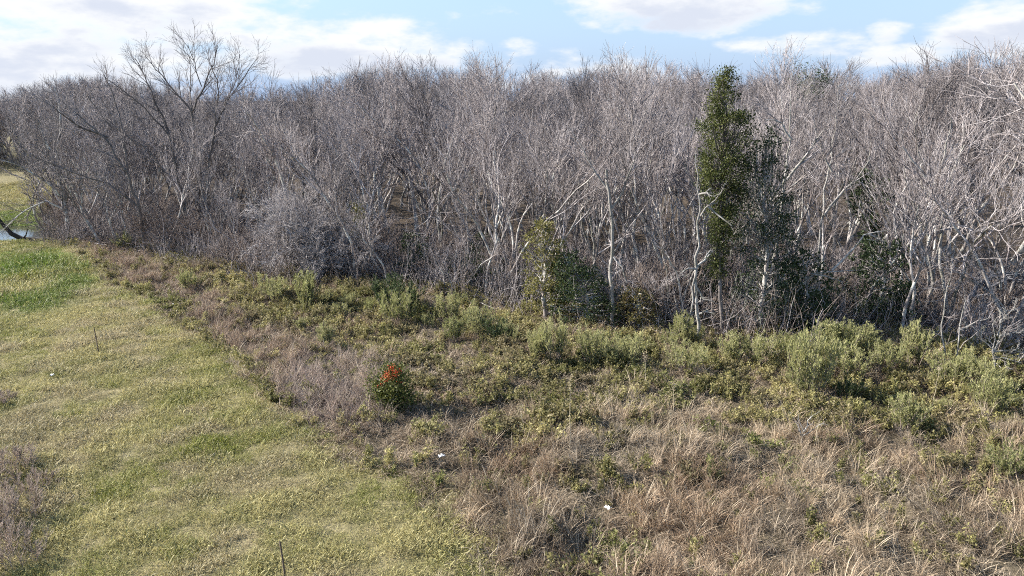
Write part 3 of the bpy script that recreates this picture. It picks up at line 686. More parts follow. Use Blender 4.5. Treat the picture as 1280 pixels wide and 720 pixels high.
# ------------------------------------------------------------------ trees drawn limb by limb
def sketch_tree(name, label, cat, base_px, limbs, mt, mc, seed, sub=(2, 3, 4), lv=None, lsc=1.0, spread=.35, y=None, trunk_idx=(0,), rmin=.006, label_crown=None):
    """limbs: list of (pixel polyline, r0, r1, depth drift m). The pixel points are turned into metres on the plane where the tree stands."""
    rng = random.Random(seed); b = at(*base_px) if y is None else at_depth(*base_px, y); y0 = b[1]; g = float(gz(b[0], y0))
    t = thing(name, label, cat, (b[0], y0, g)); out = {}; lv = lv or LV
    for i, (pl, r0, r1, dr) in enumerate(limbs):
        P = np.array([at_depth(px, py, y0) for px, py in pl]) - np.array((b[0], y0, g))
        # resample with wobble, drifting in depth
        seg = np.concatenate([[0], np.cumsum(np.linalg.norm(np.diff(P, axis=0), axis=1))]); n = max(4, int(seg[-1] / .45)); tt = np.linspace(0, seg[-1], n + 1)
        Q = np.stack([np.interp(tt, seg, P[:, j]) for j in range(3)], 1)
        if i in trunk_idx: Q[0, 2] -= .15
        Q[:, 1] += dr * (tt / seg[-1]) ** 1.2
        w = np.array([[rng.gauss(0, .035), rng.gauss(0, .06), 0] for _ in range(n + 1)]); w[0] = 0; Q = Q + w
        rad = r0 + (r1 - r0) * (tt / seg[-1])
        obj('trunk' if i in trunk_idx else 'limb', tube_mesh('limb', [([(Q, rad, rng.random())], 8)], mt), t)
        if sub: sprout(rng, [tuple(q) for q in Q], list(rad), sub[0], out, lv, sub[-1], rmin, lsc)
    if out:
        sp = [([(np.array(p), np.array(r), v) for p, r, v in l], s) for l, s in crown_spec(out)]
        c = obj('crown', tube_mesh('crown', sp, mc), t)
    return t
HLV = lvmod(l1=dict(n=9), l2=dict(n=9, L=2.1, t0=.15, a=(.3, .75), up=.07, w=.10, s=5, r=.018), l3=dict(n=5, L=1.15, a=(.3, .7), w=.09, up=.06, r=.011), l4=dict(n=3, L=.65, a=(.3, .7), w=.08, r=.008))
sketch_tree('spreading_tree', 'tallest spreading bare tree with dark forked limbs against the sky', 'tree', (250, 300),
    [([(250, 300), (247, 230), (243, 180), (240, 140)], .14, .09, 0), ([(240, 140), (226, 120), (208, 92), (194, 72)], .07, .02, -1.5), ([(240, 140), (252, 108), (262, 82), (266, 55)], .075, .02, 1.0),
     ([(240, 140), (231, 108), (226, 88), (218, 66)], .055, .018, 2.5), ([(252, 108), (247, 80), (243, 58)], .04, .02, -1.0)], M_DARK, M_TWIGD, 71, lv=HLV, lsc=1.0)
sketch_tree('forked_tree', 'tall dark bare tree with two upright forks beside the spreading tree', 'tree', (263, 304),
    [([(263, 304), (260, 240), (262, 195), (268, 160)], .13, .08, 0), ([(268, 160), (283, 125), (303, 95), (318, 70)], .07, .018, .8), ([(268, 160), (274, 125), (278, 105), (271, 82)], .05, .03, -1),
     ([(283, 125), (291, 100), (292, 80), (288, 66)], .04, .02, 1.6)], M_DARK, M_TWIGD, 72, lv=HLV, lsc=.9)
sketch_tree('leaning_tree', 'dark bare tree leaning outward left of the spreading tree', 'tree', (238, 302),
    [([(238, 302), (226, 240), (212, 170), (192, 122)], .13, .06, 0), ([(192, 122), (178, 95), (160, 72)], .05, .025, 1), ([(212, 170), (180, 128), (146, 98)], .06, .025, -1.5), ([(226, 240), (190, 185), (150, 155), (128, 120)], .06, .025, -2)], M_DARK, M_TWIGD, 73, lv=HLV, lsc=.85)
sketch_tree('bent_tree', 'dark bare tree bending low over the mown strip near the pond', 'tree', (182, 318),
    [([(182, 318), (175, 260), (160, 215), (135, 172), (100, 140)], .13, .04, -.5), ([(160, 215), (150, 160), (132, 112), (118, 92)], .07, .03, 1), ([(175, 260), (140, 228), (105, 214), (62, 190)], .07, .025, -2), ([(135, 172), (105, 160), (70, 128)], .08, .02, -1)], M_DARK, M_TWIGD, 74, lv=HLV, lsc=.85)
sketch_tree('drooping_tree', 'grey bare tree spreading its low limbs over the pond', 'tree', (88, 300),
    [([(88, 300), (82, 250), (70, 200), (48, 150)], .17, .05, -.3), ([(82, 250), (60, 225), (35, 205), (8, 195)], .09, .02, -1.5), ([(84, 265), (62, 250), (40, 262), (22, 285)], .07, .02, -2), ([(70, 200), (72, 150), (60, 110)], .1, .03, 1)], M_GREY, M_TWIGD, 75, lv=HLV, lsc=.9)
SLV = lvmod(l1=dict(n=6, L=1.6, a=(.6, 1.3), w=.28), l2=dict(n=5, L=.9, a=(.5, 1.2), w=.3), l3=dict(n=5, L=.45, w=.3), l4=dict(n=2, L=.25))
sketch_tree('dead_tree', 'white-barked dead tree with crooked stubby branches before the tall evergreen', 'tree', (874, 432),
    [([(874, 432), (873, 392), (869, 345), (871, 300), (876, 262), (873, 225), (868, 190)], .085, .015, 0), ([(870, 336), (860, 334), (849, 337)], .05, .02, -.5), ([(870, 336), (882, 326), (892, 315)], .05, .02, .4),
     ([(876, 270), (885, 258), (896, 246), (905, 228)], .045, .012, -.3), ([(885, 258), (898, 270), (910, 279)], .045, .015, -.5), ([(871, 360), (876, 372), (890, 374)], .05, .02, -.4), ([(873, 392), (880, 388), (888, 389)], .04, .015, -.3),
     ([(869, 345), (866, 375), (858, 398), (855, 415)], .04, .025, -.3), ([(874, 243), (882, 240), (888, 244)], .05, .015, -.4)], M_PALE, M_PALE, 81, lv=SLV, sub=(3, 4), lsc=.9)
sketch_tree('broken_tree', 'pale broken-topped tree trunk between the vine-clad column and dead tree', 'tree', (768, 410),
    [([(768, 410), (766, 380), (763, 345), (767, 300), (764, 255), (757, 212)], .10, .06, 0), ([(764, 262), (772, 252), (780, 236), (790, 200)], .06, .025, -.4), ([(766, 320), (776, 330), (782, 350)], .04, .02, -.5), ([(762, 240), (748, 222), (730, 190), (716, 160)], .045, .01, .6)], M_PALE, M_TWIG, 82, lv=SLV, sub=(2, 3, 4))
sketch_tree('forked_sapling', 'thin pale sapling with downward forked branch left of dead tree', 'tree', (834, 405),
    [([(834, 405), (835, 372), (833, 335), (826, 305), (825, 280), (835, 235)], .05, .01, 0), ([(835, 374), (826, 385), (819, 402)], .04, .02, -.5), ([(835, 374), (845, 383), (852, 390)], .035, .012, -.4), ([(834, 350), (845, 350), (858, 345)], .035, .012, .3)], M_PALE, M_TWIG, 83, lv=SLV, sub=(2, 3))
sketch_tree('pale_tree', 'pale crooked tree with long bright limbs right of the mossy evergreen', 'tree', (965, 410),
    [([(965, 410), (968, 340), (975, 285), (984, 225), (990, 175), (994, 120), (998, 70)], .085, .008, .6), ([(984, 225), (1000, 205), (1012, 190), (1030, 160)], .07, .02, 0), ([(990, 175), (975, 150), (955, 150)], .05, .02, 0), ([(972, 300), (950, 298), (930, 290)], .06, .02, -.6)], M_PALE, M_TWIG, 84, lv=LV, sub=(2, 3, 4), lsc=.8)
sketch_tree('pale_tree', 'slim bright-barked bare tree left of the small dark evergreen crown', 'tree', (1020, 400),
    [([(1020, 400), (1024, 330), (1030, 270), (1040, 215), (1050, 160), (1056, 105)], .075, .008, .6), ([(1030, 270), (1052, 240), (1075, 220), (1090, 190)], .06, .02, 0), ([(1040, 215), (1028, 190), (1018, 150)], .05, .02, 0)], M_PALE, M_TWIG, 85, lv=LV, sub=(2, 3, 4), lsc=.8)
sketch_tree('pale_tree', 'pale leaning bare tree with long forks behind the fallen grey tree', 'tree', (1168, 400),
    [([(1168, 400), (1165, 340), (1160, 280), (1158, 215), (1150, 160), (1165, 100)], .08, .008, .6), ([(1160, 250), (1180, 200), (1190, 150)], .07, .02, 0), ([(1162, 300), (1140, 250), (1128, 200)], .06, .02, 0)], M_PALE, M_TWIG, 86, lv=LV, sub=(2, 3, 4), lsc=.8)
sketch_tree('fallen_branch', 'bleached forked branch leaning before the dark thicket of the wood', 'branch', (995, 362),
    [([(995, 362), (1014, 342), (1040, 338), (1065, 336)], .05, .015, -.3), ([(1014, 342), (1030, 344), (1048, 350)], .04, .012, -.3), ([(1040, 338), (1068, 312), (1085, 292), (1112, 289)], .05, .015, .2), ([(1085, 292), (1098, 300), (1108, 304)], .03, .012, .2)], M_PALE, M_PALE, 87, lv=SLV, sub=(3, 4), y=31.5, lsc=.6)
sketch_tree('dead_shrub', 'bleached dead shrub with flat side branches at the clearing edge', 'shrub', (1241, 472),
    [([(1241, 472), (1242, 440), (1241, 405)], .035, .012, 0), ([(1242, 440), (1260, 436), (1282, 440)], .03, .01, -.2), ([(1242, 440), (1250, 424), (1262, 418), (1278, 416)], .03, .01, .2), ([(1247, 420), (1258, 402), (1268, 384)], .03, .01, .1), ([(1242, 438), (1230, 425), (1222, 410)], .025, .01, .2), ([(1242, 446), (1255, 446), (1270, 450)], .025, .01, -.3)], M_PALE, M_PALE, 88, lv=SLV, sub=(2, 3, 4), lsc=.55)
sketch_tree('dead_sapling', 'crooked pale dead sapling standing left of the bleached dead shrub', 'shrub', (1178, 466),
    [([(1178, 466), (1181, 425), (1178, 400), (1182, 370), (1190, 330)], .038, .01, 0), ([(1197, 440), (1199, 410), (1207, 385), (1204, 360)], .03, .008, 0), ([(1200, 413), (1222, 402), (1240, 396)], .04, .012, 0)], M_PALE, M_TWIG, 89, lv=SLV, sub=(2, 3, 4), trunk_idx=(0, 1), lsc=.7)
sketch_tree('dead_shrub', 'small silvery dead twig plant rising from tan grass at right', 'shrub', (1002, 556),
    [([(1002, 556), (1004, 535), (998, 515)], .022, .008, 0), ([(1004, 540), (1012, 524), (1022, 512)], .018, .006, -.1), ([(1003, 545), (1015, 535), (1030, 530)], .015, .005, .1), ([(1002, 545), (996, 532), (990, 520)], .015, .005, .1)], M_PALE, M_PALE, 90, lv=SLV, sub=(3, 4), lsc=.5)
# the fallen tree by the clearing
fl = [([(1205, 395), (1212, 370), (1232, 350), (1262, 343), (1290, 346)], .13, .05, .3)]
rngf = random.Random(17)
for i in range(13):
    x0 = rngf.uniform(1208, 1262); y0_ = 372 - (x0 - 1208) * .45; a = rngf.uniform(-.35, .9); Lp = rngf.uniform(35, 70)
    fl.append(([(x0, y0_), (x0 + Lp * .5 * math.cos(a), y0_ - Lp * .35 * math.sin(a) - 6), (x0 + Lp * math.cos(a), y0_ - Lp * .55 * math.sin(a) + 4)], .05, .015, rngf.uniform(-2.2, 1.2)))
for i in range(7):
    x0 = rngf.uniform(1215, 1275); fl.append(([(x0, 352), (x0 + rngf.uniform(-12, 12), 372), (x0 + rngf.uniform(-18, 18), 396)], .04, .015, rngf.uniform(-1.2, .8)))
M_SILVER = bark('bark_silver', [(.13, .13, .145), (.21, .21, .225), (.32, .32, .33)], rnd=.2)
sketch_tree('fallen_tree', 'silvery fallen tree with arching bare branches beside the clearing', 'tree', (1215, 398), fl, M_SILVER, M_SILVER, 91, lv=SLV, sub=(2, 3, 4), lsc=.9)

# rounded grey thicket
def thicket(name, label, base_px, H, W, seed, mt, mc, stems=16, group=None):
    rng = random.Random(seed); b = at(*base_px); out = {}; g = float(gz(b[0], b[1])); t = thing(name, label, 'shrub', (b[0], b[1], g), group=group)
    lv = lvmod(l1=dict(n=8, L=.42 * H, t0=.2, a=(.4, 1.1), s=5, w=.25, up=-.01, r=.003 * H), l2=dict(n=6, L=.24 * H, w=.28, up=-.02, s=4, r=.0024 * H), l3=dict(n=6, L=.13 * H, w=.25, up=-.03, r=.0018 * H), l4=dict(n=2, L=.06 * H, r=.0014 * H))
    for s in range(stems):
        a = rng.uniform(0, 6.28); r = rng.uniform(.1, 1); d = nrm((math.cos(a) * r * W / H * .62, math.sin(a) * r * W / H * .62, 1))
        pp, rr = run(rng, (math.cos(a) * .3 * r, math.sin(a) * .3 * r, -.1), d, H * rng.uniform(.6, .8), .03, .01, 8, .12, -.01)
        obj('stem', tube_mesh('stem', [([(np.array(pp), np.array(rr), rng.random())], 5)], mt), t); sprout(rng, pp, rr, 1, out, lv, 4)
    obj('crown', tube_mesh('crown', [([(np.array(p), np.array(r), v) for p, r, v in l], s) for l, s in crown_spec(out)], mc), t)
    return t
thicket('bare_thicket', 'rounded dense grey thicket of drooping twigs at the wood edge', (372, 345), 5.4, 6.4, 131, M_PALE, M_PALEG, 14)
thicket('bare_thicket', 'low sprawling grey thicket beside the rounded grey thicket', (440, 350), 3.4, 4.6, 132, M_PALE, M_PALEG, 8)
BRL = ['lowest brown dead-weed clump in the near corner of grass', 'brown dead-weed clump cut by the picture edge above the lowest', 'small brown dead-weed clump jutting farthest onto the mown grass', 'faded brown dead-weed clump at the top of the corner patch', 'low dusky weed clump on the edge of mown grass higher up']
for i, (a, b_, h, w) in enumerate([(6, 700, .75, 1.7), (-4, 650, .8, 1.8), (38, 608, .4, 1.3), (4, 590, .6, 1.5), (-6, 505, .4, 1.2)]):
    rg = random.Random(140 + i); bb = at(a, b_); t = thing('brown_brush', BRL[i], 'weed clump', (bb[0], bb[1], float(gz(bb[0], bb[1])))); out = {}
    lv = lvmod(l1=dict(n=7, L=.5 * h, t0=.25, a=(.2, .7), s=3, w=.12, up=.06, r=.006), l2=dict(n=4, L=.25 * h, s=1, w=.1, r=.005))
    ls = []
    for q in range(42):
        an = rg.uniform(0, 6.28); r = math.sqrt(rg.random()); pp, rr = run(rg, (math.cos(an) * r * w * .5, math.sin(an) * r * w * .5, -.05), nrm((math.cos(an) * .3 * r, math.sin(an) * .3 * r, 1)), h * rg.uniform(.5, 1) * (1.15 - .5 * r), .008, .004, 4, .12, .02)
        ls.append((np.array(pp), np.array(rr), rg.random())); sprout(rg, pp, rr, 1, out, lv, 2, .004)
    obj('stem', tube_mesh('brush_stem', [(ls, 3)], M_BRUSH), t)['kind'] = 'stuff'
    obj('foliage', tube_mesh('brush_sprays', [([(np.array(p), np.array(r), v) for p, r, v in l], 3) for l in out.values()], M_BRUSH), t)

# ------------------------------------------------------------------ leafy things
def crown_cloud(rng, shells, n, clump, leaf):
    """leaf positions in clumps spread through ellipsoids: shells = (cx,cy,cz,rx,ry,rz,weight)"""
    w = np.array([s[6] for s in shells], float); w /= w.sum(); P = []
    for s, k in zip(shells, (w * n).astype(int)):
        nc = max(3, k // clump); d = rng.normal(size=(nc, 3)); d /= np.linalg.norm(d, axis=1, keepdims=True); r = rng.uniform(.25, 1, (nc, 1)) ** .5
        c = np.array(s[:3]) + d * r * np.array(s[3:6])
        q = c[rng.integers(0, nc, k)] + rng.normal(size=(k, 3)) * leaf; P.append(q)
    return np.vstack(P)
def twig_frame(rng, P, n, trunk_pts):
    idx = rng.choice(len(P), n, replace=False); T = np.asarray(trunk_pts); ls = []
    for p in P[idx]:
        k = np.argmin(np.abs(T[:, 2] - p[2] * .8)); q = T[k]; m = (q + p) / 2 + rng.normal(size=3) * .12
        ls.append((np.array([q, m, p]), np.array([.03, .02, .008]), rng.random()))
    return ls
def px_profile_tree(name, label, base_px, prof, nleaf, mat, mbark, seed, leaf=.14, depth_k=.9, group=None, cat='tree', y=None, trunk_r=.14, var_by=None, clump=26, clump_r=.13, tw=90, moss=0):
    """prof: list of (pixel x centre, pixel y, half width px): the outline's columns, turned to metres where the tree stands"""
    rng = np.random.default_rng(seed); b = at(*base_px) if y is None else at_depth(*base_px, y); g = float(gz(b[0], b[1])); o0 = np.array((b[0], b[1], g)); t = thing(name, label, cat, tuple(o0), group=group)
    pr = np.array([(*(at_depth(px, py, b[1]) - o0)[[0, 2]], hw / FPX * (b[1] * CP + 10 * SP - g)) for px, py, hw in prof]); pr = pr[np.argsort(pr[:, 1])]
    nc = nleaf // clump; w = pr[:, 2] + .3; zz = rng.uniform(pr[0, 1], pr[-1, 1], nc * 3); keep = rng.uniform(0, w.max(), nc * 3) < np.interp(zz, pr[:, 1], w); zz = zz[keep][:nc]
    cx = np.interp(zz, pr[:, 1], pr[:, 0]); hw = np.interp(zz, pr[:, 1], pr[:, 2]); a = rng.uniform(0, 6.28, len(zz)); r = np.sqrt(rng.uniform(.08, 1.1, len(zz)))
    c = np.stack([cx + np.cos(a) * r * hw, np.sin(a) * r * hw * depth_k, zz], 1)
    k = rng.integers(0, len(c), nleaf); P = c[k] + rng.normal(size=(nleaf, 3)) * clump_r * np.array((1, 1, .75))
    P[:, 2] = np.maximum(P[:, 2], .05)
    cv = rng.uniform(0, 1, len(c)); var = np.clip(cv[k] * .55 + rng.uniform(0, .45, nleaf), 0, 1)
    out = P - np.stack([np.interp(P[:, 2], pr[:, 1], pr[:, 0]), 0 * P[:, 0], P[:, 2] - .3], 1); out /= np.linalg.norm(out, axis=1, keepdims=True) + 1e-6
    V, F, A = leaf_quads(P, leaf, rng, .5, .2, D=out * .6, var=var)
    obj('crown', mesh_from('leaf_crown', V, F, mat, {'var': A}), t)
    tz = np.linspace(-.15, pr[-1, 1] * .97, 14); tx = np.interp(tz, pr[:, 1], pr[:, 0]) * smooth(-.5, pr[0, 1] + .5, tz); T = np.stack([tx + rng.normal(size=14) * .03, rng.normal(size=14) * .04, tz], 1); T[0, :2] = 0
    obj('trunk', tube_mesh('trunk', [([(T, np.linspace(trunk_r, .02, 14), .5)], 8)], mbark), t)
    if tw: obj('branches', tube_mesh('branches', [(twig_frame(rng, P, tw, T), 4)], mbark), t)
    if moss:
        i = rng.choice(len(P), moss); Lm = []
        for p in P[i]:
            l = rng.uniform(.25, .9); Lm.append((np.array([p, p + np.array((rng.normal() * .04, rng.normal() * .04, -l * .5)), p + np.array((rng.normal() * .08, rng.normal() * .08, -l))]), np.array([.012, .02, .004]), rng.random()))
        V, F, A = tubes(Lm, 3); mo = obj('hanging_moss', mesh_from('hanging_moss', V, F, M_MOSS, {'var': A}), t); mo['kind'] = 'stuff'
    return t
px_profile_tree('tall_evergreen', 'tall columnar green evergreen rising above the bare wood', (903, 420),
    [(905, 87, 2), (908, 97, 9), (904, 108, 7), (908, 118, 14), (903, 128, 12), (906, 140, 23), (912, 150, 33), (908, 162, 34), (912, 172, 32), (901, 184, 27), (903, 200, 32), (901, 215, 28), (900, 232, 22), (902, 250, 18), (898, 268, 15), (902, 285, 13), (900, 302, 7), (898, 325, 4), (899, 350, 1)], 19000, M_EVER, M_DARK, 201, leaf=.095, clump=90, clump_r=.17, trunk_r=.10, tw=150)
px_profile_tree('mossy_evergreen', 'dark mossy evergreen hung with grey strands beside the tall evergreen', (955, 418),
    [(960, 162, 4), (957, 185, 14), (955, 210, 26), (955, 240, 32), (958, 280, 36), (960, 320, 36), (955, 360, 38), (950, 400, 34)], 7500, M_EVERD, M_GREY, 202, leaf=.11, clump=34, clump_r=.16, moss=500, tw=160)
px_profile_tree('small_evergreen', 'small dark evergreen crown among pale trunks right of the mossy evergreen', (1085, 372),
    [(1088, 216, 6), (1086, 230, 20), (1088, 248, 25), (1084, 266, 18), (1086, 280, 8), (1090, 330, 9)], 3200, M_EVERD, M_GREY, 203, leaf=.16, clump=40, clump_r=.15)
px_profile_tree('far_evergreen', 'distant evergreen crown showing dark on the skyline right of centre', (1010, 130),
    [(1004, 80, 8), (1012, 88, 15), (1016, 97, 20), (1008, 110, 22), (1012, 125, 18)], 1500, M_EVERD, M_GREY, 204, leaf=.16, clump=30, clump_r=.32, y=66, tw=60)
px_profile_tree('dark_evergreen', 'dark leafy understorey evergreen left of the fallen grey tree', (1110, 405),
    [(1105, 300, 18), (1100, 320, 30), (1105, 350, 36), (1100, 385, 40)], 3600, M_EVERD, M_GREY, 205, leaf=.13, clump=30, tw=80)
px_profile_tree('dark_evergreen', 'dark leafy understorey evergreen below the mossy evergreen', (1005, 418),
    [(1000, 315, 18), (1005, 340, 30), (1008, 375, 36), (1000, 405, 36)], 3600, M_EVERD, M_GREY, 206, leaf=.13, clump=30, tw=80)
px_profile_tree('vine_column', 'narrow yellow-green vine-clad column at the wood edge', (682, 398),
    [(677, 278, 8), (678, 295, 18), (680, 315, 24), (682, 340, 24), (678, 360, 24), (682, 385, 26)], 3900, M_VINE, M_GREY, 207, leaf=.12, clump=48, clump_r=.15)
px_profile_tree('dark_leafy_shrub', 'dark green leafy shrub leaning against the vine-clad column', (728, 402),
    [(708, 318, 12), (716, 335, 26), (728, 355, 38), (735, 375, 46), (735, 395, 46)], 6200, M_SHRUBD, M_GREY, 208, leaf=.12, cat='shrub', tw=120)
px_profile_tree('olive_leaved_shrub', 'brownish olive leaved shrub right of the broken tree', (800, 412),
    [(788, 360, 12), (798, 375, 24), (800, 395, 28)], 1500, leafy('rust_leaf', [(.12, .085, .04), (.15, .12, .045), (.13, .14, .05)], rnd=.0), M_GREY, 209, leaf=.11, cat='shrub', tw=40)
px_profile_tree('yellow_sapling', 'slender sapling with pale yellow leaves above the low thicket', (446, 346),
    [(444, 252, 5), (446, 270, 12), (445, 292, 13), (446, 320, 6)], 700, M_VINE, M_GREY, 210, leaf=.13, tw=30, trunk_r=.05)

rgu = random.Random(61)
UZ = [(0, 640, 'under bare trees left of the vine-clad column'), (640, 860, 'between the vine-clad column and dead tree'), (860, 1000, 'in the shade below the evergreens'), (1000, 2000, 'in the dark gap left of the fallen tree')]
for i in range(26):
    pxx = rgu.choice([rgu.uniform(480, 660), rgu.uniform(700, 860), rgu.uniform(860, 1010), rgu.uniform(1000, 1160), rgu.uniform(1000, 1160)]); e0 = np.interp(pxx, [480, 640, 760, 870, 1000, 1160], [365, 382, 402, 422, 424, 428]) - rgu.uniform(2, 34)
    hh = rgu.uniform(22, 62); ww = rgu.uniform(14, 30); zn = next(z for a, b, z in UZ if a <= pxx < b)
    px_profile_tree('understorey_evergreen', f'dark leafy understorey shrub {zn}', (pxx, e0), [(pxx, e0 - hh, ww * .35), (pxx + rgu.uniform(-5, 5), e0 - hh * .7, ww * .8), (pxx, e0 - hh * .35, ww), (pxx, e0 - 4, ww * .8)], int(hh * ww * 1.1), M_EVERD, M_DARK, 500 + i, leaf=.12, clump=24, cat='shrub', tw=24, trunk_r=.04, group=f'dark understorey shrubs {zn}')
# feathery shrubs along the edge
def feather_variant(seed, h, w, mat, nst=26):
    rng = np.random.default_rng(seed); ls, P, D, VR = [], [], [], []
    for _ in range(nst):
        a = rng.uniform(0, 6.28); r = math.sqrt(rng.uniform(0, 1)); tilt = r * .5 * w / h; L = h * rng.uniform(.6, 1.02)
        p = np.array([math.cos(a) * r * w * .22, math.sin(a) * r * w * .22, -.05]); pts = [p.copy()]; th = tilt
        for k in range(4):
            d = np.array([math.sin(th) * math.cos(a), math.sin(th) * math.sin(a), math.cos(th)]); p = p + d * L / 4; pts.append(p.copy()); th = th * .85 + rng.normal() * .12; a += rng.normal() * .2
        pts = np.array(pts); ls.append((pts, np.array([.014, .011, .008, .006, .003]), rng.random()))
        for q in range(9):       # side shoots
            t = rng.uniform(1.0, 4); k = min(int(t), 3); f = t - k; s0 = pts[k] * (1 - f) + pts[k + 1] * f
            dd = pts[k + 1] - pts[k]; dd = dd / np.linalg.norm(dd) + rng.normal(size=3) * .38; dd[2] += .5; dd /= np.linalg.norm(dd); l = h * rng.uniform(.12, .26)
            ls.append((np.array([s0, s0 + dd * l * .5, s0 + dd * l + (0, 0, .02)]), np.array([.005, .004, .002]), rng.random()))
            m = 15; u = rng.uniform(.15, 1.05, (m, 1)); P.append(s0 + dd * l * u + rng.normal(size=(m, 3)) * .025); D.append(np.repeat(dd[None], m, 0)); VR.append(np.clip(rng.uniform(.0, .6) + rng.uniform(0, .4, m), 0, 1))
    V, F, A = leaf_quads(np.vstack(P), .115, rng, .2, .4, D=np.vstack(D) * 1.6, var=np.concatenate(VR))
    return [tube_mesh('shrub_stem', [(ls, 3)], M_BROWN)], mesh_from('shrub_foliage', V, F, mat, {'var': A})
FEATH = [feather_variant(400 + i, 1.5, [1.3, 1.7, 1.1, 1.6, 1.4][i], M_SHRUB) for i in range(5)]
DARKF = [feather_variant(420 + i, 1.3, 1.5, M_SHRUBD, 22) for i in range(2)]
def shrub(px, py, h, k, lab, dark=False, group='feathery green shrubs along the wood edge', name='green_shrub'):
    h *= .98; b = at(px, py); pr = (DARKF if dark else FEATH)[k % (2 if dark else 5)]
    t = thing(name, lab, 'shrub', (b[0], b[1], float(gz(b[0], b[1]))), rng.uniform(0, 6.28), (h / 1.5 * rng.uniform(.8, 1.35), h / 1.5 * rng.uniform(.8, 1.35), h / 1.5 * rng.uniform(.85, 1.2)), group)
    for m in pr[0]: obj('stem', m, t)
    obj('foliage', pr[1], t)
rng = random.Random(1234)
named = [(1010, 492, 2.0, 'tallest yellow-green feathery shrub below the dark gap in the wood'), (1060, 470, 1.5, 'yellow-green shrub just right of the tallest feathery shrub'), (1140, 462, 1.6, 'bushy yellow-green shrub at the foot of the dark gap'),
         (785, 462, 1.5, 'brightest green shrub below the broken tree'), (742, 460, 1.5, 'yellow-green shrub left of the brightest green shrub'), (690, 455, 1.7, 'broad green shrub at the foot of the vine-clad column'),
         (855, 470, 1.3, 'light green shrub at the foot of the dead tree'), (915, 458, 1.4, 'olive shrub at the foot of the tall evergreen'), (950, 462, 1.2, 'small olive shrub at the foot of the mossy evergreen'),
         (605, 425, 1.5, 'dusky green shrub with bare base left of the vine-clad column'), (560, 405, 1.4, 'yellow-green shrub between the thickets and the dusky shrub'), (500, 405, 1.5, 'light green shrub below the low sprawling thicket'),
         (385, 385, 1.9, 'broad yellow-green shrub below the rounded grey thicket'), (340, 380, 1.5, 'yellow-green shrub left of the broad one below the thicket'), (240, 362, 1.0, 'small olive shrub in brown weeds below the spreading tree'),
         (1235, 520, 1.5, 'pale green feathery shrub below the bleached dead shrub'), (1260, 600, .9, 'bright green low shrub in tan grass at the picture edge'), (1130, 540, 1.1, 'light green feathery shrub among weeds left of the pale one'),
         (155, 312, 1.3, 'small yellow shrub at the foot of the bent tree'), (1195, 480, 1.2, 'light green shrub at the foot of the crooked dead sapling')]
for i, (a, b_, h, lab) in enumerate(named): shrub(a, b_, h, i, lab)
shrub(495, 392, 2.0, 0, 'dark green glossy shrub under the low sprawling thicket', True); shrub(625, 432, 1.3, 1, 'dark shrub beside the dusky green shrub', True); shrub(1060, 500, 1.0, 0, 'dark low shrub in front of the tallest feathery shrub', True)
EDGEPX = [(220, 350), (330, 372), (450, 392), (560, 402), (640, 428), (760, 450), (870, 455), (1000, 465), (1100, 462), (1200, 478), (1290, 490)]
ex, ey = zip(*EDGEPX)
for i in range(44):
    px = rng.uniform(230, 1300); base = np.interp(px, ex, ey) + rng.uniform(-22, 14) + (rng.random() < .3) * rng.uniform(10, 60)
    zn = next(z for a, b, z in [(0, 480, 'below the grey thickets'), (480, 660, 'left of the vine-clad column'), (660, 860, 'between vine-clad column and dead tree'), (860, 1010, 'before the evergreens'), (1010, 2000, 'before the fallen grey tree')] if a <= px < b)
    shrub(px, base, rng.choice([.45, .6, .8, 1.0, 1.35]) * rng.uniform(.85, 1.15), rng.randrange(5), f'low feathery shrub in the leafy band {zn}', False, f'low shrubs in the band {zn}', 'green_shrub')

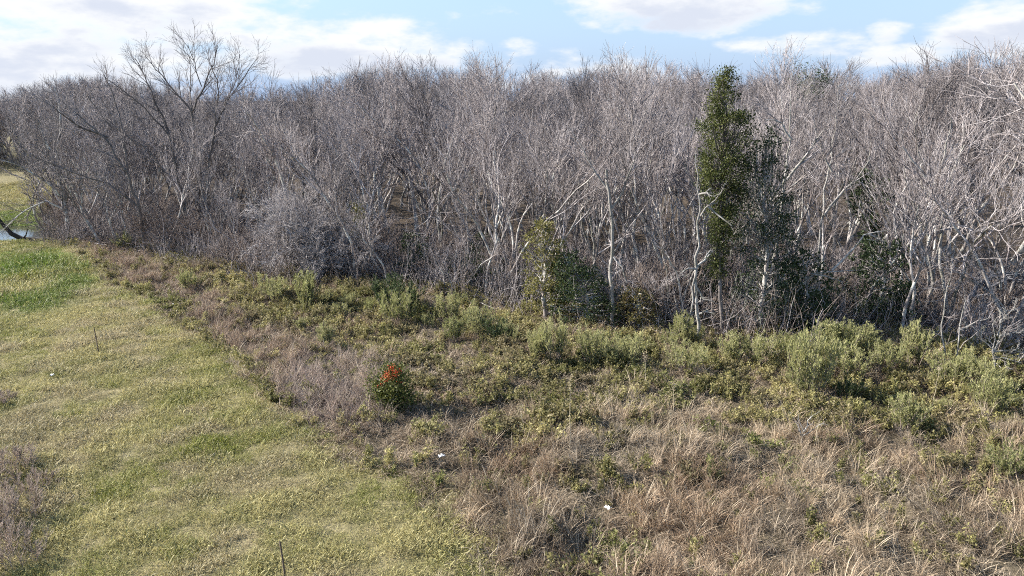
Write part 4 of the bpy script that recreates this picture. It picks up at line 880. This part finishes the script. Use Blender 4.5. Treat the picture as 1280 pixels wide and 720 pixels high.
# ------------------------------------------------------------------ the bush with red berries
def berry_bush():
    rng = np.random.default_rng(77); b = at(493, 518); g = float(gz(b[0], b[1])); t = thing('berry_bush', 'rounded dark green bush topped with orange-red berries', 'bush', (b[0], b[1], g))
    shells = [(-.05, 0, .85, .70, .62, .58, 5), (.15, 0, .5, .55, .5, .35, 2), (.0, 0, 1.25, .35, .32, .25, 1.2), (-.4, 0, .55, .3, .3, .3, .8)]
    P = crown_cloud(rng, shells, 5200, 50, .14); P = P[P[:, 2] > .08]
    V, F, A = leaf_quads(P, .085, rng, .5, .3); obj('foliage', mesh_from('bush_leaves', V, F, M_BUSH, {'var': A}), t)
    for k in range(6):
        a = k * 1.05; p = np.array([(.02 * math.cos(a), .02 * math.sin(a), -.1), (.15 * math.cos(a), .15 * math.sin(a), .4), (.4 * math.cos(a), .4 * math.sin(a), .95)])
        obj('stem', tube_mesh('stem', [([(p, np.array([.03, .022, .01]), .4)], 5)], M_BROWN), t)
    # berry clusters: little octahedra, too small to pick apart singly
    oc = np.array([(1, 0, 0), (-1, 0, 0), (0, 1, 0), (0, -1, 0), (0, 0, 1), (0, 0, -1)], float); of = np.array([(0, 2, 4), (2, 1, 4), (1, 3, 4), (3, 0, 4), (2, 0, 5), (1, 2, 5), (3, 1, 5), (0, 3, 5)])
    cs = np.array([(-.12, -.30, 1.36), (.05, -.28, 1.40), (-.02, -.38, 1.28), (.12, -.34, 1.30), (-.2, -.36, 1.24), (.02, -.1, 1.50), (-.1, -.05, 1.46), (.3, -.35, 1.12), (-.38, -.4, 1.05), (.2, -.2, 1.42)])
    wt = np.array([1, 1, 1, 1, .8, 1, 1, .25, .15, .8]); c = cs[rng.choice(len(cs), 330, p=wt / wt.sum())] + rng.normal(size=(330, 3)) * np.array((.065, .06, .055))
    V = (c[:, None] + oc[None] * rng.uniform(.012, .020, (330, 1, 1))).reshape(-1, 3); F = (of[None] + np.arange(330)[:, None, None] * 6).reshape(-1, 3)
    o = obj('berries', mesh_from('berries', V, F, M_BERRY, smooth_=True), t); o['kind'] = 'stuff'
berry_bush()

# ------------------------------------------------------------------ stalks, stakes, litter, log
def stalk(px, py, top, label, bend=0):
    b = at(px, py); y0 = b[1]; rng = random.Random(px); tp = at_depth(px + bend, top, y0) - b; H = tp[2]; g = float(gz(b[0], y0))
    t = thing('dry_stalk', label, 'weed stalk', (b[0], y0, g)); P = np.array([(tp[0] * s ** 1.5 + rng.gauss(0, .012), rng.gauss(0, .012), H * s - .05 * (s == 0)) for s in np.linspace(0, 1, 7)])
    obj('stem', tube_mesh('stalk', [([(P, np.linspace(.013, .005, 7), .9)], 5)], M_SEEDB), t)
    r2 = np.random.default_rng(px); Q = P[-1] + r2.normal(size=(60, 3)) * (.05, .05, .10); V, F, A = leaf_quads(Q, .06, r2, .35, .4); obj('seed_head', mesh_from('seed_head', V, F, M_SEED, {'var': A}), t)
M_SEEDB = bark('stalk_straw', [(.42, .35, .24), (.55, .47, .34)])
for a in [(712, 574, 484, 'tall straight straw stalk in the middle of the rough ground'), (806, 492, 452, 'thin straw stalk among olive weeds below the brightest shrub'), (841, 524, 480, 'dry stalk with frayed top right of the middle stalk', 2), (834, 552, 520, 'pale grass stalk just below the frayed stalk', 3),
          (1166, 508, 455, 'thin crooked pale stalk below the crooked dead sapling', 8), (1018, 560, 528, 'short leaning stalk beside the silvery dead twig plant', 6), (655, 540, 508, 'leaning straw stalk right of the berry bush shadow', -5)]: stalk(*a)
def stake(px, py, top, lean, label):
    b = at(px, py); g = float(gz(b[0], b[1])); H = (at_depth(px, top, b[1]) - b)[2]; t = thing('wooden_stake', label, 'stake', (b[0], b[1], g))
    P = np.array([(0, 0, -.2), (lean * .5, 0, H * .5), (lean, 0, H)]); obj('shaft', tube_mesh('stake', [([(P, np.array([.024, .022, .02]), .5)], 4)], M_STAKE), t)
    a = np.array([(lean, 0, H), (lean * 1.02, 0, H + .03)]); obj('tip', tube_mesh('stake_tip', [([(a, np.array([.02, .004]), .5)], 4)], M_STAKE), t)
stake(124, 444, 412, -.06, 'thin dark stake standing in the mown strip far from camera'); stake(357, 722, 678, -.06, 'thin dark stake at the bottom edge of mown grass')
def litter(px, py, s, label, seed):
    b = at(px, py); g = float(gz(b[0], b[1])); r = np.random.default_rng(seed); n = 5
    gx, gy = np.meshgrid(np.linspace(-1, 1, n), np.linspace(-.7, .7, n)); zz = r.uniform(0, .9, (n, n)) + .5
    V = np.stack([gx * s + r.normal(size=(n, n)) * s * .15, gy * s + r.normal(size=(n, n)) * s * .15, zz * s * .8 + .06], -1).reshape(-1, 3); V2 = V - (0, 0, .012)
    i = (np.arange(n - 1)[:, None] * n + np.arange(n - 1)).ravel(); top = np.stack([i, i + 1, i + n + 1, i + n], 1); m = n * n
    ring = [k for k in range(n)] + [k * n + n - 1 for k in range(1, n)] + [m - 1 - k for k in range(1, n)] + [k * n for k in range(n - 2, 0, -1)]
    side = np.array([(ring[k], ring[(k + 1) % len(ring)], ring[(k + 1) % len(ring)] + m, ring[k] + m) for k in range(len(ring))])[:, ::-1]
    o = obj('paper_scrap', mesh_from('paper_scrap', np.vstack([V, V2]), np.vstack([top, top[:, ::-1] + m, side]), M_PAPER)); o.location = (b[0], b[1], g); o.rotation_euler = (0, 0, r.uniform(0, 6)); tag(o, label, 'litter')
litter(552, 578, .09, 'crumpled white scrap on grass below the berry bush', 1); litter(219, 386, .13, 'white scrap at the far edge of the brown weeds', 2); litter(347, 481, .12, 'pale scrap where mown grass meets grey tangled grass', 3); litter(66, 474, .07, 'small white scrap lying alone on the mown strip', 4); litter(760, 633, .08, 'greyish scrap half hidden in tan dead grass', 5)
def log():
    px = [(-12, 262), (4, 281), (14, 292), (28, 299), (45, 300), (62, 300)]; b = at(45, 302); t = thing('pond_log', 'dark curved log lying across the edge of the pond', 'log', (b[0], b[1], -.28))
    P = np.array([at_depth(a, c, b[1] + .4) for a, c in px]) - np.array((b[0], b[1], -.28)); obj('bole', tube_mesh('log', [([(P, np.array([.10, .13, .16, .19, .2, .17]), .3)], 9)], M_LOG), t)
    Q = np.array([P[3], P[3] + (.5, -.3, .35), P[3] + (.9, -.5, 1.0)]); obj('branch_stub', tube_mesh('stub', [([(Q, np.array([.07, .05, .02]), .3)], 6)], M_LOG), t)
log()
ORD = ['leftmost', 'second from left', 'third from left', 'fourth from left', 'fifth from left', 'sixth from left', 'seventh from left', 'eighth from left', 'ninth from left', 'tenth from left', 'eleventh from left', 'twelfth from left', 'thirteenth from left', 'fourteenth from left', 'fifteenth from left']
same = {}
for o in scene.objects:
    if o.parent is None and o.get('label') and o.get('category'): same.setdefault(o['label'], []).append(o)
for lab, os_ in same.items():
    if len(os_) < 2: continue
    os_.sort(key=lambda o: o.location.x / o.location.y)
    for i, o in enumerate(os_):
        w = ORD[i] if i <= len(os_) // 2 or len(os_) < 4 else ORD[len(os_) - 1 - i].replace('left', 'right')
        if w and len((lab + ' ' + w).split()) <= 16: o['label'] = lab + ', ' + w
print('objects', len(scene.objects), 'tris', sum(len(m.loops) - 2 * len(m.polygons) for m in bpy.data.meshes))
